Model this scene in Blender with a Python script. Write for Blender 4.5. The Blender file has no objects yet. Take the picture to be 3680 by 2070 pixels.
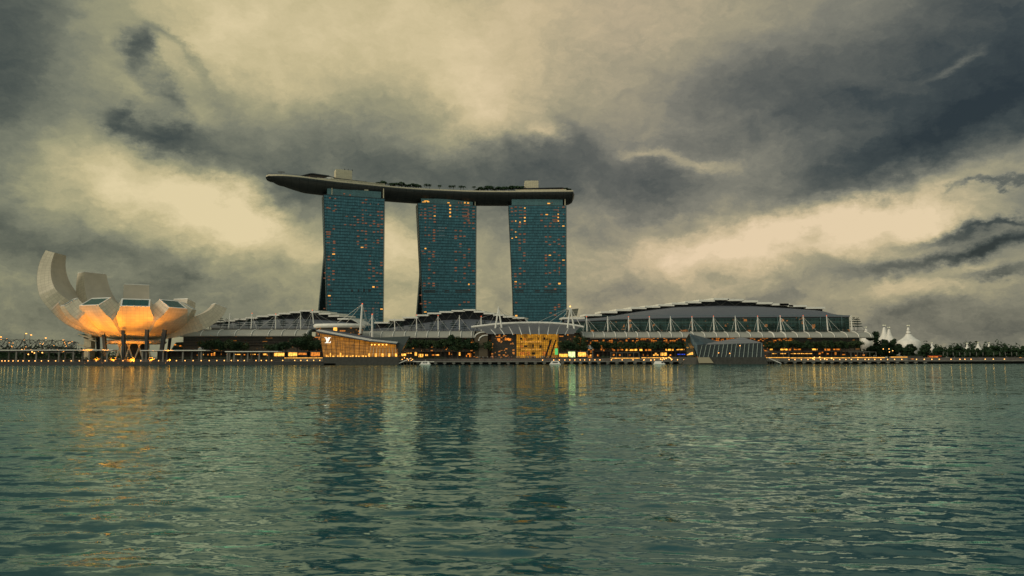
import bpy, bmesh, math, random
import numpy as np
from mathutils import Vector, Matrix
R = math.radians
rnd = random.Random(11)
scene = bpy.context.scene
col = scene.collection

# ------------------------------------------------------------------ camera
F = 2762.0                       # focal length in photo pixels (photo 3680 wide)
HOR = 1290.0
PITCH = math.atan((HOR - 1035.0) / F)
CH = 4.3
ROLL = R(0.10)
cam_data = bpy.data.cameras.new("camera")
cam = bpy.data.objects.new("camera", cam_data)
col.objects.link(cam)
cam_data.sensor_width = 36.0
cam_data.lens = 36.0 * F / 3680.0
cam_data.clip_start = 0.5
cam_data.clip_end = 20000
CM = Matrix.Translation((0, 0, CH)) @ Matrix.Rotation(R(90) + PITCH, 4, 'X') @ Matrix.Rotation(-ROLL, 4, 'Z')
cam.matrix_world = CM
scene.camera = cam
CR = CM.to_3x3()


def ray(fx, fy):
    return CR @ Vector(((fx - 1840.0) / F, (1035.0 - fy) / F, -1.0))


def at(fx, fy, Y):
    d = ray(fx, fy)
    k = Y / d.y
    return Vector((d.x * k, Y, CH + d.z * k))


def xz(fx, fy, Y):
    p = at(fx, fy, Y)
    return p.x, p.z


# ------------------------------------------------------------------ view
scene.view_settings.view_transform = 'Standard'
scene.view_settings.look = 'None'
scene.view_settings.exposure = 0.12
scene.view_settings.gamma = 1.0
scene.render.engine = 'CYCLES'


def s2l(c):
    return tuple(((v / 12.92) if v <= 0.04045 else ((v + 0.055) / 1.055) ** 2.4) for v in c)


def hx(h):
    h = h.lstrip('#')
    return s2l(tuple(int(h[i:i + 2], 16) / 255.0 for i in (0, 2, 4))) + (1.0,)


# ------------------------------------------------------------------ world
world = bpy.data.worlds.new("World")
scene.world = world
world.use_nodes = True
wn = world.node_tree
wn.nodes.clear()
WL = wn.links.new


class NB:
    """small helper for wiring node trees"""
    def __init__(s, t): s.t = t
    def n(s, typ, **kw):
        nd = s.t.nodes.new(typ)
        for k, v in kw.items():
            setattr(nd, k, v)
        return nd
    def put(s, sock, v):
        if hasattr(v, 'is_linked') or hasattr(v, 'links'):
            s.t.links.new(v, sock)
        else:
            sock.default_value = v
    def m(s, op, a, b=0.0, c=None, clamp=False):
        nd = s.n('ShaderNodeMath', operation=op); nd.use_clamp = clamp
        s.put(nd.inputs[0], a); s.put(nd.inputs[1], b)
        if c is not None: s.put(nd.inputs[2], c)
        return nd.outputs[0]
    def vm(s, op, a, b=(0, 0, 0), out=0):
        nd = s.n('ShaderNodeVectorMath', operation=op)
        s.put(nd.inputs[0], a)
        if op == 'SCALE': s.put(nd.inputs[3], b)
        else: s.put(nd.inputs[1], b)
        return nd.outputs[out]
    def noise(s, vec, scale, detail=4, rough=0.5, out='Fac', dim='3D'):
        nd = s.n('ShaderNodeTexNoise', noise_dimensions=dim)
        s.t.links.new(vec, nd.inputs['Vector'])
        nd.inputs['Scale'].default_value = scale
        nd.inputs['Detail'].default_value = detail
        nd.inputs['Roughness'].default_value = rough
        return nd.outputs[out]
    def ramp(s, fac, stops, interp='LINEAR'):
        nd = s.n('ShaderNodeValToRGB')
        cr = nd.color_ramp; cr.interpolation = interp
        while len(cr.elements) < len(stops): cr.elements.new(0.5)
        for e, (p, c) in zip(cr.elements, stops):
            e.position = p; e.color = c
        s.t.links.new(fac, nd.inputs[0])
        return nd.outputs[0]
    def mix(s, fac, a, b, typ='MIX'):
        nd = s.n('ShaderNodeMix', data_type='RGBA', blend_type=typ)
        s.put(nd.inputs[0], fac); s.put(nd.inputs[6], a); s.put(nd.inputs[7], b)
        return nd.outputs[2]


SUN_AZ, SUN_EL = R(-115), R(28)    # veiled sun to the left, out of the picture
w = NB(wn)
tc = w.n('ShaderNodeTexCoord')
D = tc.outputs['Generated']
sep = w.n('ShaderNodeSeparateXYZ'); WL(D, sep.inputs[0])
az = w.m('ARCTAN2', sep.outputs[0], sep.outputs[1])
hyp = w.m('SQRT', w.m('ADD', w.m('MULTIPLY', sep.outputs[0], sep.outputs[0]), w.m('MULTIPLY', sep.outputs[1], sep.outputs[1])))
el = w.m('ARCTAN2', w.m('ABSOLUTE', sep.outputs[2]), hyp)
cmb = w.n('ShaderNodeCombineXYZ'); WL(az, cmb.inputs[0]); WL(el, cmb.inputs[1])
# cloud layer coordinates: stretched sideways, flatter near the horizon
st = w.n('ShaderNodeCombineXYZ'); WL(az, st.inputs[0]); WL(w.m('MULTIPLY', el, 1.55), st.inputs[1])
SV = st.outputs[0]
wc = w.noise(SV, 2.2, 3, 0.5, 'Color')
wf = w.noise(SV, 9.0, 10, 0.66, 'Color')
off = w.vm('ADD', w.vm('SCALE', w.vm('SUBTRACT', wc, (.5, .5, .5)), 0.07),
           w.vm('SCALE', w.vm('SUBTRACT', wf, (.5, .5, .5)), 0.12))
off = w.vm('MULTIPLY', off, (1.0, 0.72, 0.0))
P = w.vm('ADD', cmb.outputs[0], off)
PXR = 1.4286 / F
# each cloud bank: centre and size in degrees-like units, tilt, brightness change
BANKS = SKYBANKS = [
 # bright veils
 (330, 90, 200, 150, 0, .15), (640, 110, 330, 150, 0, .20), (960, 50, 300, 120, 0, .15), (1500, 60, 300, 130, 0, .15),
 (1190, 265, 90, 80, 20, .30), (1370, 350, 34, 22, 20, .34), (1250, 300, 60, 60, 45, .12),
 (420, 480, 260, 60, 12, .30), (580, 560, 140, 42, 14, .34), (60, 420, 170, 100, 0, .12), (650, 520, 70, 30, 20, .12),
 (1960, 575, 200, 40, -8, .42), (2150, 540, 170, 42, -14, .30), (2440, 470, 190, 42, -22, .30), (2400, 600, 260, 60, -10, .22),
 (1700, 630, 140, 45, 0, .22), (2300, 705, 320, 26, -4, .20), (1010, 600, 80, 55, 0, .32), (1000, 720, 60, 80, 0, .12),
 (1640, 385, 52, 9, 12, .26), (1740, 412, 60, 10, 14, .24), (2395, 178, 30, 8, -22, .22), (790, 650, 60, 60, 0, .10),
 (2480, 740, 160, 40, 0, .08),
 # dark banks; the first two paint corner vignetting in as cloud
 (-30, 30, 180, 260, 0, -.55), (-20, 250, 110, 120, 0, -.15),
 (328, 122, 22, 26, 0, -.34), (350, 150, 18, 30, 30, -.22), (400, 108, 34, 9, 22, -.26), (365, 195, 62, 20, 55, -.18), (405, 240, 24, 17, 30, -.30), (470, 165, 44, 9, 55, -.16),
 (322, 300, 30, 12, 12, -.34), (405, 330, 60, 22, 20, -.28), (470, 372, 90, 34, 30, -.28), (640, 440, 150, 44, 22, -.36), (780, 500, 90, 60, 30, -.20),
 (560, 290, 110, 34, 32, -.22), (740, 330, 190, 40, 22, -.14), (910, 380, 130, 90, 0, -.24), (1140, 430, 190, 50, 0, -.30), (1330, 450, 130, 80, 0, -.26), (930, 260, 60, 70, 0, -.10),
 (40, 560, 200, 30, 14, -.22), (180, 620, 260, 50, 10, -.12), (420, 710, 420, 80, 0, -.12), (505, 674, 46, 7, 0, -.16), (1000, 520, 90, 30, 0, -.14),
 (1650, 465, 110, 45, 10, -.34), (1470, 420, 130, 90, 0, -.22), (1760, 370, 90, 34, -10, -.12), (1800, 440, 50, 30, 0, -.08),
 (1980, 260, 260, 110, 15, -.30), (2230, 190, 230, 170, 0, -.24), (2600, 110, 190, 330, 0, -.46), (2330, 370, 240, 50, -20, -.22), (2080, 450, 240, 46, -12, -.18),
 (2405, 568, 72, 12, -8, -.60), (2540, 541, 40, 6, -5, -.4), (2370, 632, 200, 16, -12, -.52), (2520, 598, 90, 14, -12, -.40), (2130, 662, 110, 24, -8, -.26), (2480, 686, 86, 9, 3, -.50), (2510, 465, 50, 5, -10, -.4),
 (2040, 586, 26, 14, -10, -.34), (2010, 745, 160, 18, -8, -.20), (2260, 795, 110, 14, -14, -.16), (2350, 830, 400, 50, 0, -.18), (80, 790, 260, 60, 0, -.16),
 (1480, 590, 70, 30, 0, -.12), (1060, 730, 50, 12, 0, -.14), (1250, 560, 50, 50, 0, -.14), (1540, 740, 120, 20, 0, -.14), (1250, 740, 30, 30, 0, -.1),
]
acc = None
for (cx, cy, sx, sy, rot, amp) in BANKS:
    d = ray(cx * 1.4286, cy * 1.4286)
    a0, e0 = math.atan2(d.x, d.y), math.atan2(d.z, math.hypot(d.x, d.y))
    mp = w.n('ShaderNodeMapping', vector_type='TEXTURE')
    WL(P, mp.inputs[0])
    mp.inputs['Location'].default_value = (a0, e0, 0)
    mp.inputs['Rotation'].default_value = (0, 0, R(-rot))
    mp.inputs['Scale'].default_value = (sx * PXR * 1.35, sy * PXR * 1.35, 1)
    q = w.vm('DOT_PRODUCT', mp.outputs[0], mp.outputs[0], out=1)
    # dot of the vector with itself
    g = w.m('POWER', 0.3679, q)
    acc = w.m('MULTIPLY_ADD', g, amp * 0.80, 0.645 if acc is None else acc)
n1 = w.noise(w.vm('ADD', SV, w.vm('SCALE', wf, 0.20)), 6.5, 10, 0.62)
n2 = w.noise(w.vm('ADD', SV, w.vm('SCALE', wf, 0.12)), 17.0, 10, 0.68)
det = w.m('ADD', w.m('MULTIPLY', w.m('SUBTRACT', n1, 0.5), 0.46), w.m('MULTIPLY', w.m('SUBTRACT', n2, 0.5), 0.46))
lowk = w.m('SUBTRACT', 1.15, w.m('MULTIPLY', el, 1.3), clamp=False)
L = w.m('ADD', acc, w.m('MULTIPLY', det, lowk), clamp=True)
cloud = w.ramp(L, [(0.0, hx('#161f25')), (.16, hx('#32393a')), (.34, hx('#575a54')), (.50, hx('#77776a')), (.66, hx('#989379')),
                   (.82, hx('#bfb18e')), (1.0, hx('#dac8a6'))])
# warmer, yellower to the left
gl = w.ramp(w.m('ADD', w.m('MULTIPLY', az, 0.8), 0.5), [(0.0, (1.0, 1.03, 0.90, 1)), (0.42, (1.04, 1.03, 0.93, 1)), (0.62, (1.07, 1.0, 1.0, 1)), (1.0, (1.05, 1.02, 0.97, 1))])
cloud = w.mix(1.0, cloud, gl, 'MULTIPLY')
sky = w.n('ShaderNodeTexSky', sky_type='NISHITA')
sky.sun_disc = False
sky.sun_elevation = SUN_EL
sky.sun_rotation = SUN_AZ
sky.air_density = 1.6; sky.dust_density = 3.0
skyc = w.vm('SCALE', sky.outputs[0], 0.09)
# high overhead and behind the viewer the overcast is a bluer grey
up = w.ramp(w.m('MULTIPLY', el, 0.6366), [(.30, (0, 0, 0, 1)), (.55, (1, 1, 1, 1))])
cloud = w.mix(w.m('MULTIPLY', up, .8), cloud, hx('#647a80'))
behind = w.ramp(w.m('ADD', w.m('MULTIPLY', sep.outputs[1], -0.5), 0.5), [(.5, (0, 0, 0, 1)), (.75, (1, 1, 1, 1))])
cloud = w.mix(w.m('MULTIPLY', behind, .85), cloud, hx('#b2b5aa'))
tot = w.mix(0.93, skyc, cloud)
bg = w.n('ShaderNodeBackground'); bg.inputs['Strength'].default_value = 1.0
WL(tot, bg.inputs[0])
wo = w.n('ShaderNodeOutputWorld'); WL(bg.outputs[0], wo.inputs[0])
try:
    world.cycles.sampling_method = 'MANUAL'; world.cycles.sample_map_resolution = 512
except Exception:
    pass

# ------------------------------------------------------------------ sun (veiled)
sd = bpy.data.lights.new("sun", 'SUN')
sd.energy = 1.3; sd.angle = R(14); sd.color = (1.0, 0.86, 0.66)
so = bpy.data.objects.new("sun", sd); col.objects.link(so)
# light arrives from the left, slightly behind the viewer's left shoulder of the museum
sv = Vector((math.sin(SUN_AZ) * math.cos(SUN_EL), math.cos(SUN_AZ) * math.cos(SUN_EL), math.sin(SUN_EL)))
so.rotation_euler = sv.to_track_quat('Z', 'Y').to_euler()

# ------------------------------------------------------------------ materials
def newmat(name):
    m = bpy.data.materials.new(name); m.use_nodes = True
    nt = m.node_tree; nt.nodes.clear()
    b = NB(nt)
    p = b.n('ShaderNodeBsdfPrincipled')
    o = b.n('ShaderNodeOutputMaterial'); nt.links.new(p.outputs[0], o.inputs[0])
    return m, b, p


def water_material():
    m, b, p = newmat("bay_water")
    p.inputs['Base Color'].default_value = (0.010, 0.040, 0.042, 1)
    p.inputs['Roughness'].default_value = 0.05
    p.inputs['IOR'].default_value = 1.55
    p.inputs['Specular IOR Level'].default_value = 0.5
    p.inputs['Specular Tint'].default_value = (0.74, 1.0, 0.94, 1)
    geo = b.n('ShaderNodeNewGeometry')
    pos = geo.outputs['Position']
    mp = b.n('ShaderNodeMapping'); m.node_tree.links.new(pos, mp.inputs[0])
    mp.inputs['Rotation'].default_value = (0, 0, R(8)); mp.inputs['Scale'].default_value = (0.50, 1.0, 1)
    # ripple slopes straight from noise, so they keep their steepness at any distance
    nt_ = m.node_tree
    c1 = b.noise(mp.outputs[0], 3.0, 6, 0.60, 'Color'); c2 = b.noise(mp.outputs[0], 0.5, 2, 0.5, 'Color')
    wind = b.noise(mp.outputs[0], 0.03, 3, 0.6)
    sl = b.vm('ADD', b.vm('SUBTRACT', c1, (.5, .5, .5)), b.vm('SCALE', b.vm('SUBTRACT', c2, (.5, .5, .5)), 0.35))
    sl = b.vm('MULTIPLY', sl, (0.24, 0.74, 0.0))
    sl = b.vm('SCALE', sl, b.m('ADD', .45, b.m('MULTIPLY', wind, 1.1)))
    nr_ = b.vm('NORMALIZE', b.vm('ADD', geo.outputs['Normal'], sl))
    nt = m.node_tree
    gl = b.n('ShaderNodeBsdfGlossy'); gl.inputs['Color'].default_value = (0.76, 0.99, 0.95, 1); gl.inputs['Roughness'].default_value = 0.05
    df = b.n('ShaderNodeBsdfDiffuse'); df.inputs['Color'].default_value = (0.008, 0.055, 0.062, 1)
    fr = b.n('ShaderNodeFresnel'); fr.inputs['IOR'].default_value = 1.85
    for nd in (gl, df, fr): nt.links.new(nr_, nd.inputs['Normal'])
    mx = b.n('ShaderNodeMixShader'); nt.links.new(fr.outputs[0], mx.inputs[0]); nt.links.new(df.outputs[0], mx.inputs[1]); nt.links.new(gl.outputs[0], mx.inputs[2])
    out = [n for n in nt.nodes if n.type == 'OUTPUT_MATERIAL'][0]; nt.links.new(mx.outputs[0], out.inputs[0]); nt.nodes.remove(p)
    return m


def make_water():
    r0, r1, q = 4.0, 720.0, 1.0046
    nr = int(math.log(r1 / r0) / math.log(q))
    rr = r0 * q ** np.arange(nr)
    rr = np.concatenate([rr, [800, 1200, 3000, 9000]])
    th = np.concatenate([np.arange(-180, -46, 4.0), np.arange(-44, 44.01, 0.13), np.arange(46, 181, 4.0)])
    th[-1] = 180.0
    T = np.radians(th)
    RR, TT = np.meshgrid(rr, T, indexing='ij')
    X = RR * np.sin(TT); Yc = RR * np.cos(TT)
    rs = np.random.RandomState(5)
    Z = np.zeros_like(X)
    dr = RR * (q - 1)
    for i in range(90):
        lam = 0.32 * (2.6 / 0.32) ** rs.rand()
        ang = rs.normal(0, 0.33) + 0.10
        k = 2 * math.pi / lam
        amp = 0.0036 * lam ** 0.85 / 1.0
        ph = rs.rand() * 6.283
        fade = np.clip((lam / dr - 3.0) / 4.0, 0, 1)
        arg = k * (X * math.sin(ang) + Yc * math.cos(ang)) + ph
        # patches of stronger and weaker ripples
        patch = 0.65 + 0.5 * np.sin(X * 0.021 * (1 + i % 3) + i) * np.sin(Yc * 0.017 * (1 + i % 4) + 2 * i)
        Z += fade * amp * patch * np.sin(arg + 0.6 * np.sin(arg * 0.31 + X * .05))
    Z[rr > 715, :] = 0
    ncol = len(T)
    verts = np.stack([X, Yc, Z], -1).reshape(-1, 3)
    i = np.arange(len(rr) - 1)[:, None] * ncol + np.arange(ncol - 1)[None, :]
    i = i.reshape(-1)
    quads = np.stack([i, i + 1, i + 1 + ncol, i + ncol], 1)
    me = bpy.data.meshes.new("water")
    me.vertices.add(len(verts)); me.vertices.foreach_set('co', verts.astype(np.float32).ravel())
    me.loops.add(quads.size); me.loops.foreach_set('vertex_index', quads.astype(np.int32).ravel())
    me.polygons.add(len(quads)); me.polygons.foreach_set('loop_start', np.arange(0, quads.size, 4, dtype=np.int32))
    me.polygons.foreach_set('use_smooth', np.ones(len(quads), dtype=bool))
    me.update(calc_edges=True)
    me.materials.append(water_material())
    o = bpy.data.objects.new("water", me); col.objects.link(o)
    o['kind'] = 'structure'
    return o


make_water()

# ------------------------------------------------------------------ mesh builder
class MB:
    def __init__(s):
        s.v = []; s.f = []; s.mi = []; s.uv = []; s.cur = 0
    def add(s, vs, fs, uvs=None):
        b = len(s.v); s.v += [tuple(p) for p in vs]
        for k, f in enumerate(fs):
            s.f.append([b + i for i in f]); s.mi.append(s.cur)
            s.uv.append(uvs[k] if uvs else [(0, 0)] * len(f))
        return s
    def quad(s, a, b, c, d, w=None, h=None):
        """corners: lower left, lower right, upper right, upper left; uv in metres"""
        a, b, c, d = map(Vector, (a, b, c, d))
        w = (b - a).length if w is None else w; h = (d - a).length if h is None else h
        return s.add([a, b, c, d], [(0, 1, 2, 3)], [[(0, 0), (w, 0), (w, h), (0, h)]])
    def box(s, x0, x1, y0, y1, z0, z1):
        v = [(x, y, z) for x in (x0, x1) for y in (y0, y1) for z in (z0, z1)]
        f = [(0, 1, 3, 2), (4, 6, 7, 5), (0, 4, 5, 1), (2, 3, 7, 6), (0, 2, 6, 4), (1, 5, 7, 3)]
        uvs = []
        for q in f:
            pts = [v[i] for i in q]
            if len({p[1] for p in pts}) == 1: uvs.append([(p[0], p[2]) for p in pts])
            elif len({p[0] for p in pts}) == 1: uvs.append([(p[1], p[2]) for p in pts])
            else: uvs.append([(p[0], p[1]) for p in pts])
        return s.add(v, f, uvs)
    def hexa(s, lo, hi):
        """two quads (4 points each, same winding) joined"""
        f = [(3, 2, 1, 0), (4, 5, 6, 7), (0, 1, 5, 4), (1, 2, 6, 5), (2, 3, 7, 6), (3, 0, 4, 7)]
        pts = [Vector(p) for p in list(lo) + list(hi)]
        uvs = []
        for q in f:
            P4 = [pts[i] for i in q]; u = (P4[1] - P4[0]).length; h = (P4[3] - P4[0]).length
            uvs.append([(0, 0), (u, 0), (u, h), (0, h)])
        return s.add(pts, f, uvs)
    def prism(s, poly, d):
        """poly: list of 3-D points, extruded by vector d"""
        n = len(poly); P = [Vector(p) for p in poly]; d = Vector(d)
        Q = [p + d for p in P]
        f = [tuple(range(n)), tuple(range(2 * n - 1, n - 1, -1))] + [(i, i + n, (i + 1) % n + n, (i + 1) % n) for i in range(n)]
        return s.add(P + Q, f)
    def tube(s, pts, r, n=6, r2=None, closed=False):
        P = [Vector(p) for p in pts]; m = len(P); r2 = r if r2 is None else r2
        vs = []
        for i, p in enumerate(P):
            if closed: t = P[(i + 1) % m] - P[i - 1]
            else: t = P[min(i + 1, m - 1)] - P[max(i - 1, 0)]
            t.normalize()
            u = t.cross(Vector((0, 0, 1)) if abs(t.z) < .95 else Vector((1, 0, 0))).normalized(); w_ = t.cross(u)
            rr = r + (r2 - r) * i / max(m - 1, 1)
            for k in range(n):
                a = 2 * math.pi * (k + .5) / n
                vs.append(p + u * math.cos(a) * rr + w_ * math.sin(a) * rr)
        fs = []
        for i in range(m if closed else m - 1):
            j = (i + 1) % m
            for k in range(n):
                k2 = (k + 1) % n
                fs.append((i * n + k, i * n + k2, j * n + k2, j * n + k))
        if not closed:
            fs.append(tuple(range(n - 1, -1, -1))); fs.append(tuple(range((m - 1) * n, m * n)))
        return s.add(vs, fs)
    def lathe(s, prof, c=(0, 0, 0), n=12, sx=1, sy=1):
        vs = []
        for (r, z) in prof:
            for k in range(n):
                a = 2 * math.pi * k / n
                vs.append((c[0] + r * sx * math.cos(a), c[1] + r * sy * math.sin(a), c[2] + z))
        fs = []
        for i in range(len(prof) - 1):
            for k in range(n):
                k2 = (k + 1) % n
                fs.append((i * n + k, i * n + k2, (i + 1) * n + k2, (i + 1) * n + k))
        fs.append(tuple(range(n - 1, -1, -1))); fs.append(tuple(range((len(prof) - 1) * n, len(prof) * n)))
        return s.add(vs, fs)
    def grid(s, rows, uvs=None):
        """rows: list of equal-length point lists"""
        n = len(rows[0]); vs = [p for r in rows for p in r]
        fs = [(i * n + j, i * n + j + 1, (i + 1) * n + j + 1, (i + 1) * n + j) for i in range(len(rows) - 1) for j in range(n - 1)]
        if uvs:
            fl = [p for r in uvs for p in r]
            return s.add(vs, fs, [[fl[i] for i in f] for f in fs])
        return s.add(vs, fs)
    def slab(s, rows, d):
        """grid thickened by vector d, closed round the rim"""
        n = len(rows[0]); m = len(rows); d = Vector(d)
        A = [Vector(p) for r in rows for p in r]; B = [p + d for p in A]; o = len(A)
        fs = []
        for i in range(m - 1):
            for j in range(n - 1):
                q = (i * n + j, i * n + j + 1, (i + 1) * n + j + 1, (i + 1) * n + j)
                fs.append(q); fs.append(tuple(o + k for k in reversed(q)))
        rim = [j for j in range(n)] + [i * n + n - 1 for i in range(1, m)] + [(m - 1) * n + j for j in range(n - 2, -1, -1)] + [i * n for i in range(m - 2, 0, -1)]
        for a, b in zip(rim, rim[1:] + rim[:1]): fs.append((b, a, o + a, o + b))
        return s.add(A + B, fs)
    def build(s, name, mats, parent=None, loc=None, smooth=False):
        if not isinstance(mats, (list, tuple)): mats = [mats]
        org = Vector((0, 0, 0))
        if parent is not None:
            q = parent
            while q.parent is not None: q = q.parent
            org = q.location.copy()
        elif loc is not None: org = Vector(loc)
        me = bpy.data.meshes.new(name)
        me.from_pydata([(a - org.x, b - org.y, c - org.z) for a, b, c in s.v], [], s.f)
        me.polygons.foreach_set('material_index', s.mi)
        ul = me.uv_layers.new(name='UVMap')
        ul.data.foreach_set('uv', np.array([c for f in s.uv for p in f for c in p], dtype=np.float32))
        for m in mats: me.materials.append(m)
        if smooth: me.polygons.foreach_set('use_smooth', [True] * len(me.polygons))
        me.update()
        o = bpy.data.objects.new(name, me); col.objects.link(o)
        if parent is not None: o.parent = parent
        elif loc is not None: o.location = loc
        return o


def tag(o, label=None, cat=None, group=None, kind=None):
    for k, v in (('label', label), ('category', cat), ('group', group), ('kind', kind)):
        if v: o[k] = v
    return o


def thing(name, label, cat, loc=(0, 0, 0), group=None, rz=0):
    o = bpy.data.objects.new(name, None); col.objects.link(o)
    o.location = loc; o.rotation_euler = (0, 0, rz); o.empty_display_size = 1
    return tag(o, label, cat, group)


def dup(root, loc, rz=0.0, sc=None, label=None, group=None):
    kids = [(c, list(c.children)) for c in root.children]
    r = root.copy(); col.objects.link(r); r.location = loc; r.rotation_euler = (0, 0, rz)
    if sc: r.scale = sc if hasattr(sc, '__len__') else (sc, sc, sc)
    if label: r['label'] = label
    if group: r['group'] = group
    for ch, gs in kids:
        c = ch.copy(); col.objects.link(c); c.parent = r
        for g in gs:
            d = g.copy(); col.objects.link(d); d.parent = c
    return r


class Proto:
    """first use moves the built thing itself, later uses copy it"""
    def __init__(s, root): s.root = root; s.used = False
    def place(s, loc, rz=0.0, sc=None, label=None, group=None):
        if not s.used:
            s.used = True
            s.root.location = loc; s.root.rotation_euler = (0, 0, rz)
            if sc: s.root.scale = sc if hasattr(sc, '__len__') else (sc, sc, sc)
            if label: s.root['label'] = label
            if group: s.root['group'] = group
            return s.root
        return dup(s.root, loc, rz, sc, label, group)


ORD = ['first', 'second', 'third', 'fourth', 'fifth', 'sixth', 'seventh', 'eighth', 'ninth', 'tenth', 'eleventh', 'twelfth', 'thirteenth',
       'fourteenth', 'fifteenth', 'sixteenth', 'seventeenth', 'eighteenth', 'nineteenth', 'twentieth', 'twenty-first', 'twenty-second', 'twenty-third', 'twenty-fourth']


def ordl(i, n):
    if i == 0: return 'leftmost'
    if i == n - 1: return 'rightmost'
    if i < n / 2: return ORD[i] + ' from the left'
    return ORD[n - 1 - i] + ' from the right'


# ------------------------------------------------------------------ materials
def plain(name, c, rough=0.6, metal=0.0, var=0.12, scale=0.35, bump=0.0, spec=0.5):
    m, b, p = newmat(name)
    c = hx(c) if isinstance(c, str) else tuple(c) + (1,) if len(c) == 3 else c
    tcn = b.n('ShaderNodeTexCoord')
    n = b.noise(tcn.outputs['Object'], scale, 6, 0.6)
    lo = tuple(v * (1 - var) for v in c[:3]) + (1,); hi = tuple(min(1, v * (1 + var)) for v in c[:3]) + (1,)
    r = b.ramp(n, [(0.3, lo), (0.7, hi)])
    m.node_tree.links.new(r, p.inputs['Base Color'])
    p.inputs['Roughness'].default_value = rough; p.inputs['Metallic'].default_value = metal
    p.inputs['Specular IOR Level'].default_value = spec
    if bump:
        bp = b.n('ShaderNodeBump'); bp.inputs['Strength'].default_value = bump; bp.inputs['Distance'].default_value = 0.1
        m.node_tree.links.new(n, bp.inputs['Height']); m.node_tree.links.new(bp.outputs[0], p.inputs['Normal'])
    return m


def emis(name, c, strength, var=0.0, scale=1.0, base=(0.05, 0.04, 0.03)):
    m, b, p = newmat(name)
    c = hx(c) if isinstance(c, str) else c
    p.inputs['Base Color'].default_value = tuple(base) + (1,)
    p.inputs['Emission Color'].default_value = c
    if var:
        tcn = b.n('ShaderNodeTexCoord')
        n = b.noise(tcn.outputs['Object'], scale, 4, 0.65)
        k = b.m('MULTIPLY', b.m('POWER', b.m('MULTIPLY', n, 2.0), var), strength)
        m.node_tree.links.new(k, p.inputs['Emission Strength'])
    else:
        p.inputs['Emission Strength'].default_value = strength
    return m


def cells(name, pw, ph, line, c_glass, c_line, rough=0.2, metal=0.0, jitter=0.4, lineh=None, em=None, em_strength=0.0, em_thr=0.7):
    """curtain wall: panels pw x ph metres with joints, every panel a slightly different tone; uv in metres.
    em: colour of rooms that are lit behind the panels"""
    m, b, p = newmat(name); nt = m.node_tree
    tcn = b.n('ShaderNodeTexCoord'); sp = b.n('ShaderNodeSeparateXYZ'); nt.links.new(tcn.outputs['UV'], sp.inputs[0])
    u = b.m('DIVIDE', sp.outputs[0], pw); v = b.m('DIVIDE', sp.outputs[1], ph)
    fu = b.m('FRACT', u); fv = b.m('FRACT', v)
    lu = b.m('LESS_THAN', fu, line / pw); lv = b.m('LESS_THAN', fv, (lineh or line) / ph)
    ln = b.m('MAXIMUM', lu, lv)
    cell = b.n('ShaderNodeCombineXYZ'); nt.links.new(b.m('FLOOR', u), cell.inputs[0]); nt.links.new(b.m('FLOOR', v), cell.inputs[1])
    wnz = b.n('ShaderNodeTexWhiteNoise', noise_dimensions='3D'); nt.links.new(cell.outputs[0], wnz.inputs['Vector'])
    big = b.noise(tcn.outputs['UV'], 0.05, 3, 0.5)
    mpm = b.n('ShaderNodeMapping'); nt.links.new(tcn.outputs['UV'], mpm.inputs[0]); mpm.inputs['Scale'].default_value = (.07, .5, 1)
    mid = b.noise(mpm.outputs[0], 1.0, 3, 0.6)  # broad tone patches, painted to read as uneven reflections on the towers
    k = b.m('ADD', b.m('MULTIPLY', wnz.outputs['Value'], jitter), b.m('ADD', 1 - jitter * .5 - .35, b.m('ADD', b.m('MULTIPLY', big, 0.4), b.m('MULTIPLY', mid, .3))))
    cg = hx(c_glass) if isinstance(c_glass, str) else c_glass
    cl = hx(c_line) if isinstance(c_line, str) else c_line
    gcol = b.vm('SCALE', cg[:3], k)
    # the SCALE helper needs a socket for the vector: use a mix instead
    colr = b.mix(ln, gcol, cl)
    nt.links.new(colr, p.inputs['Base Color'])
    p.inputs['Metallic'].default_value = metal
    nt.links.new(b.m('ADD', b.m('MULTIPLY', ln, 0.5), b.m('ADD', rough, b.m('MULTIPLY', wnz.outputs['Value'], 0.1))), p.inputs['Roughness'])
    if em is not None:
        w2 = b.n('ShaderNodeTexWhiteNoise', noise_dimensions='4D'); nt.links.new(cell.outputs[0], w2.inputs['Vector']); w2.inputs['W'].default_value = 3.3
        blot = b.noise(tcn.outputs['UV'], 0.12, 3, 0.6)
        on = b.m('GREATER_THAN', b.m('ADD', b.m('MULTIPLY', w2.outputs['Value'], 0.5), b.m('MULTIPLY', blot, 0.9)), em_thr)
        st_ = b.m('MULTIPLY', b.m('MULTIPLY', on, b.m('SUBTRACT', 1.0, ln)), b.m('MULTIPLY', b.m('ADD', 0.35, w2.outputs['Value']), em_strength))
        p.inputs['Emission Color'].default_value = hx(em) if isinstance(em, str) else em
        nt.links.new(st_, p.inputs['Emission Strength'])
    return m


def stripes(name, pitch, duty, c1, c2, axis=1, rough=0.5, metal=0.0, coord='UV', pitch2=None):
    m, b, p = newmat(name); nt = m.node_tree
    tcn = b.n('ShaderNodeTexCoord'); sp = b.n('ShaderNodeSeparateXYZ'); nt.links.new(tcn.outputs[coord], sp.inputs[0])
    f = b.m('LESS_THAN', b.m('FRACT', b.m('DIVIDE', sp.outputs[axis], pitch)), duty)
    if pitch2:
        f = b.m('MAXIMUM', f, b.m('LESS_THAN', b.m('FRACT', b.m('DIVIDE', sp.outputs[0 if axis else 1], pitch2)), .06))
    n = b.noise(tcn.outputs['Object'], 0.2, 5, 0.6)
    cc = b.mix(f, hx(c1), hx(c2))
    cc = b.mix(b.m('MULTIPLY', n, 0.28), cc, (0, 0, 0, 1))
    nt.links.new(cc, p.inputs['Base Color']); p.inputs['Roughness'].default_value = rough; p.inputs['Metallic'].default_value = metal
    return m


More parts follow.
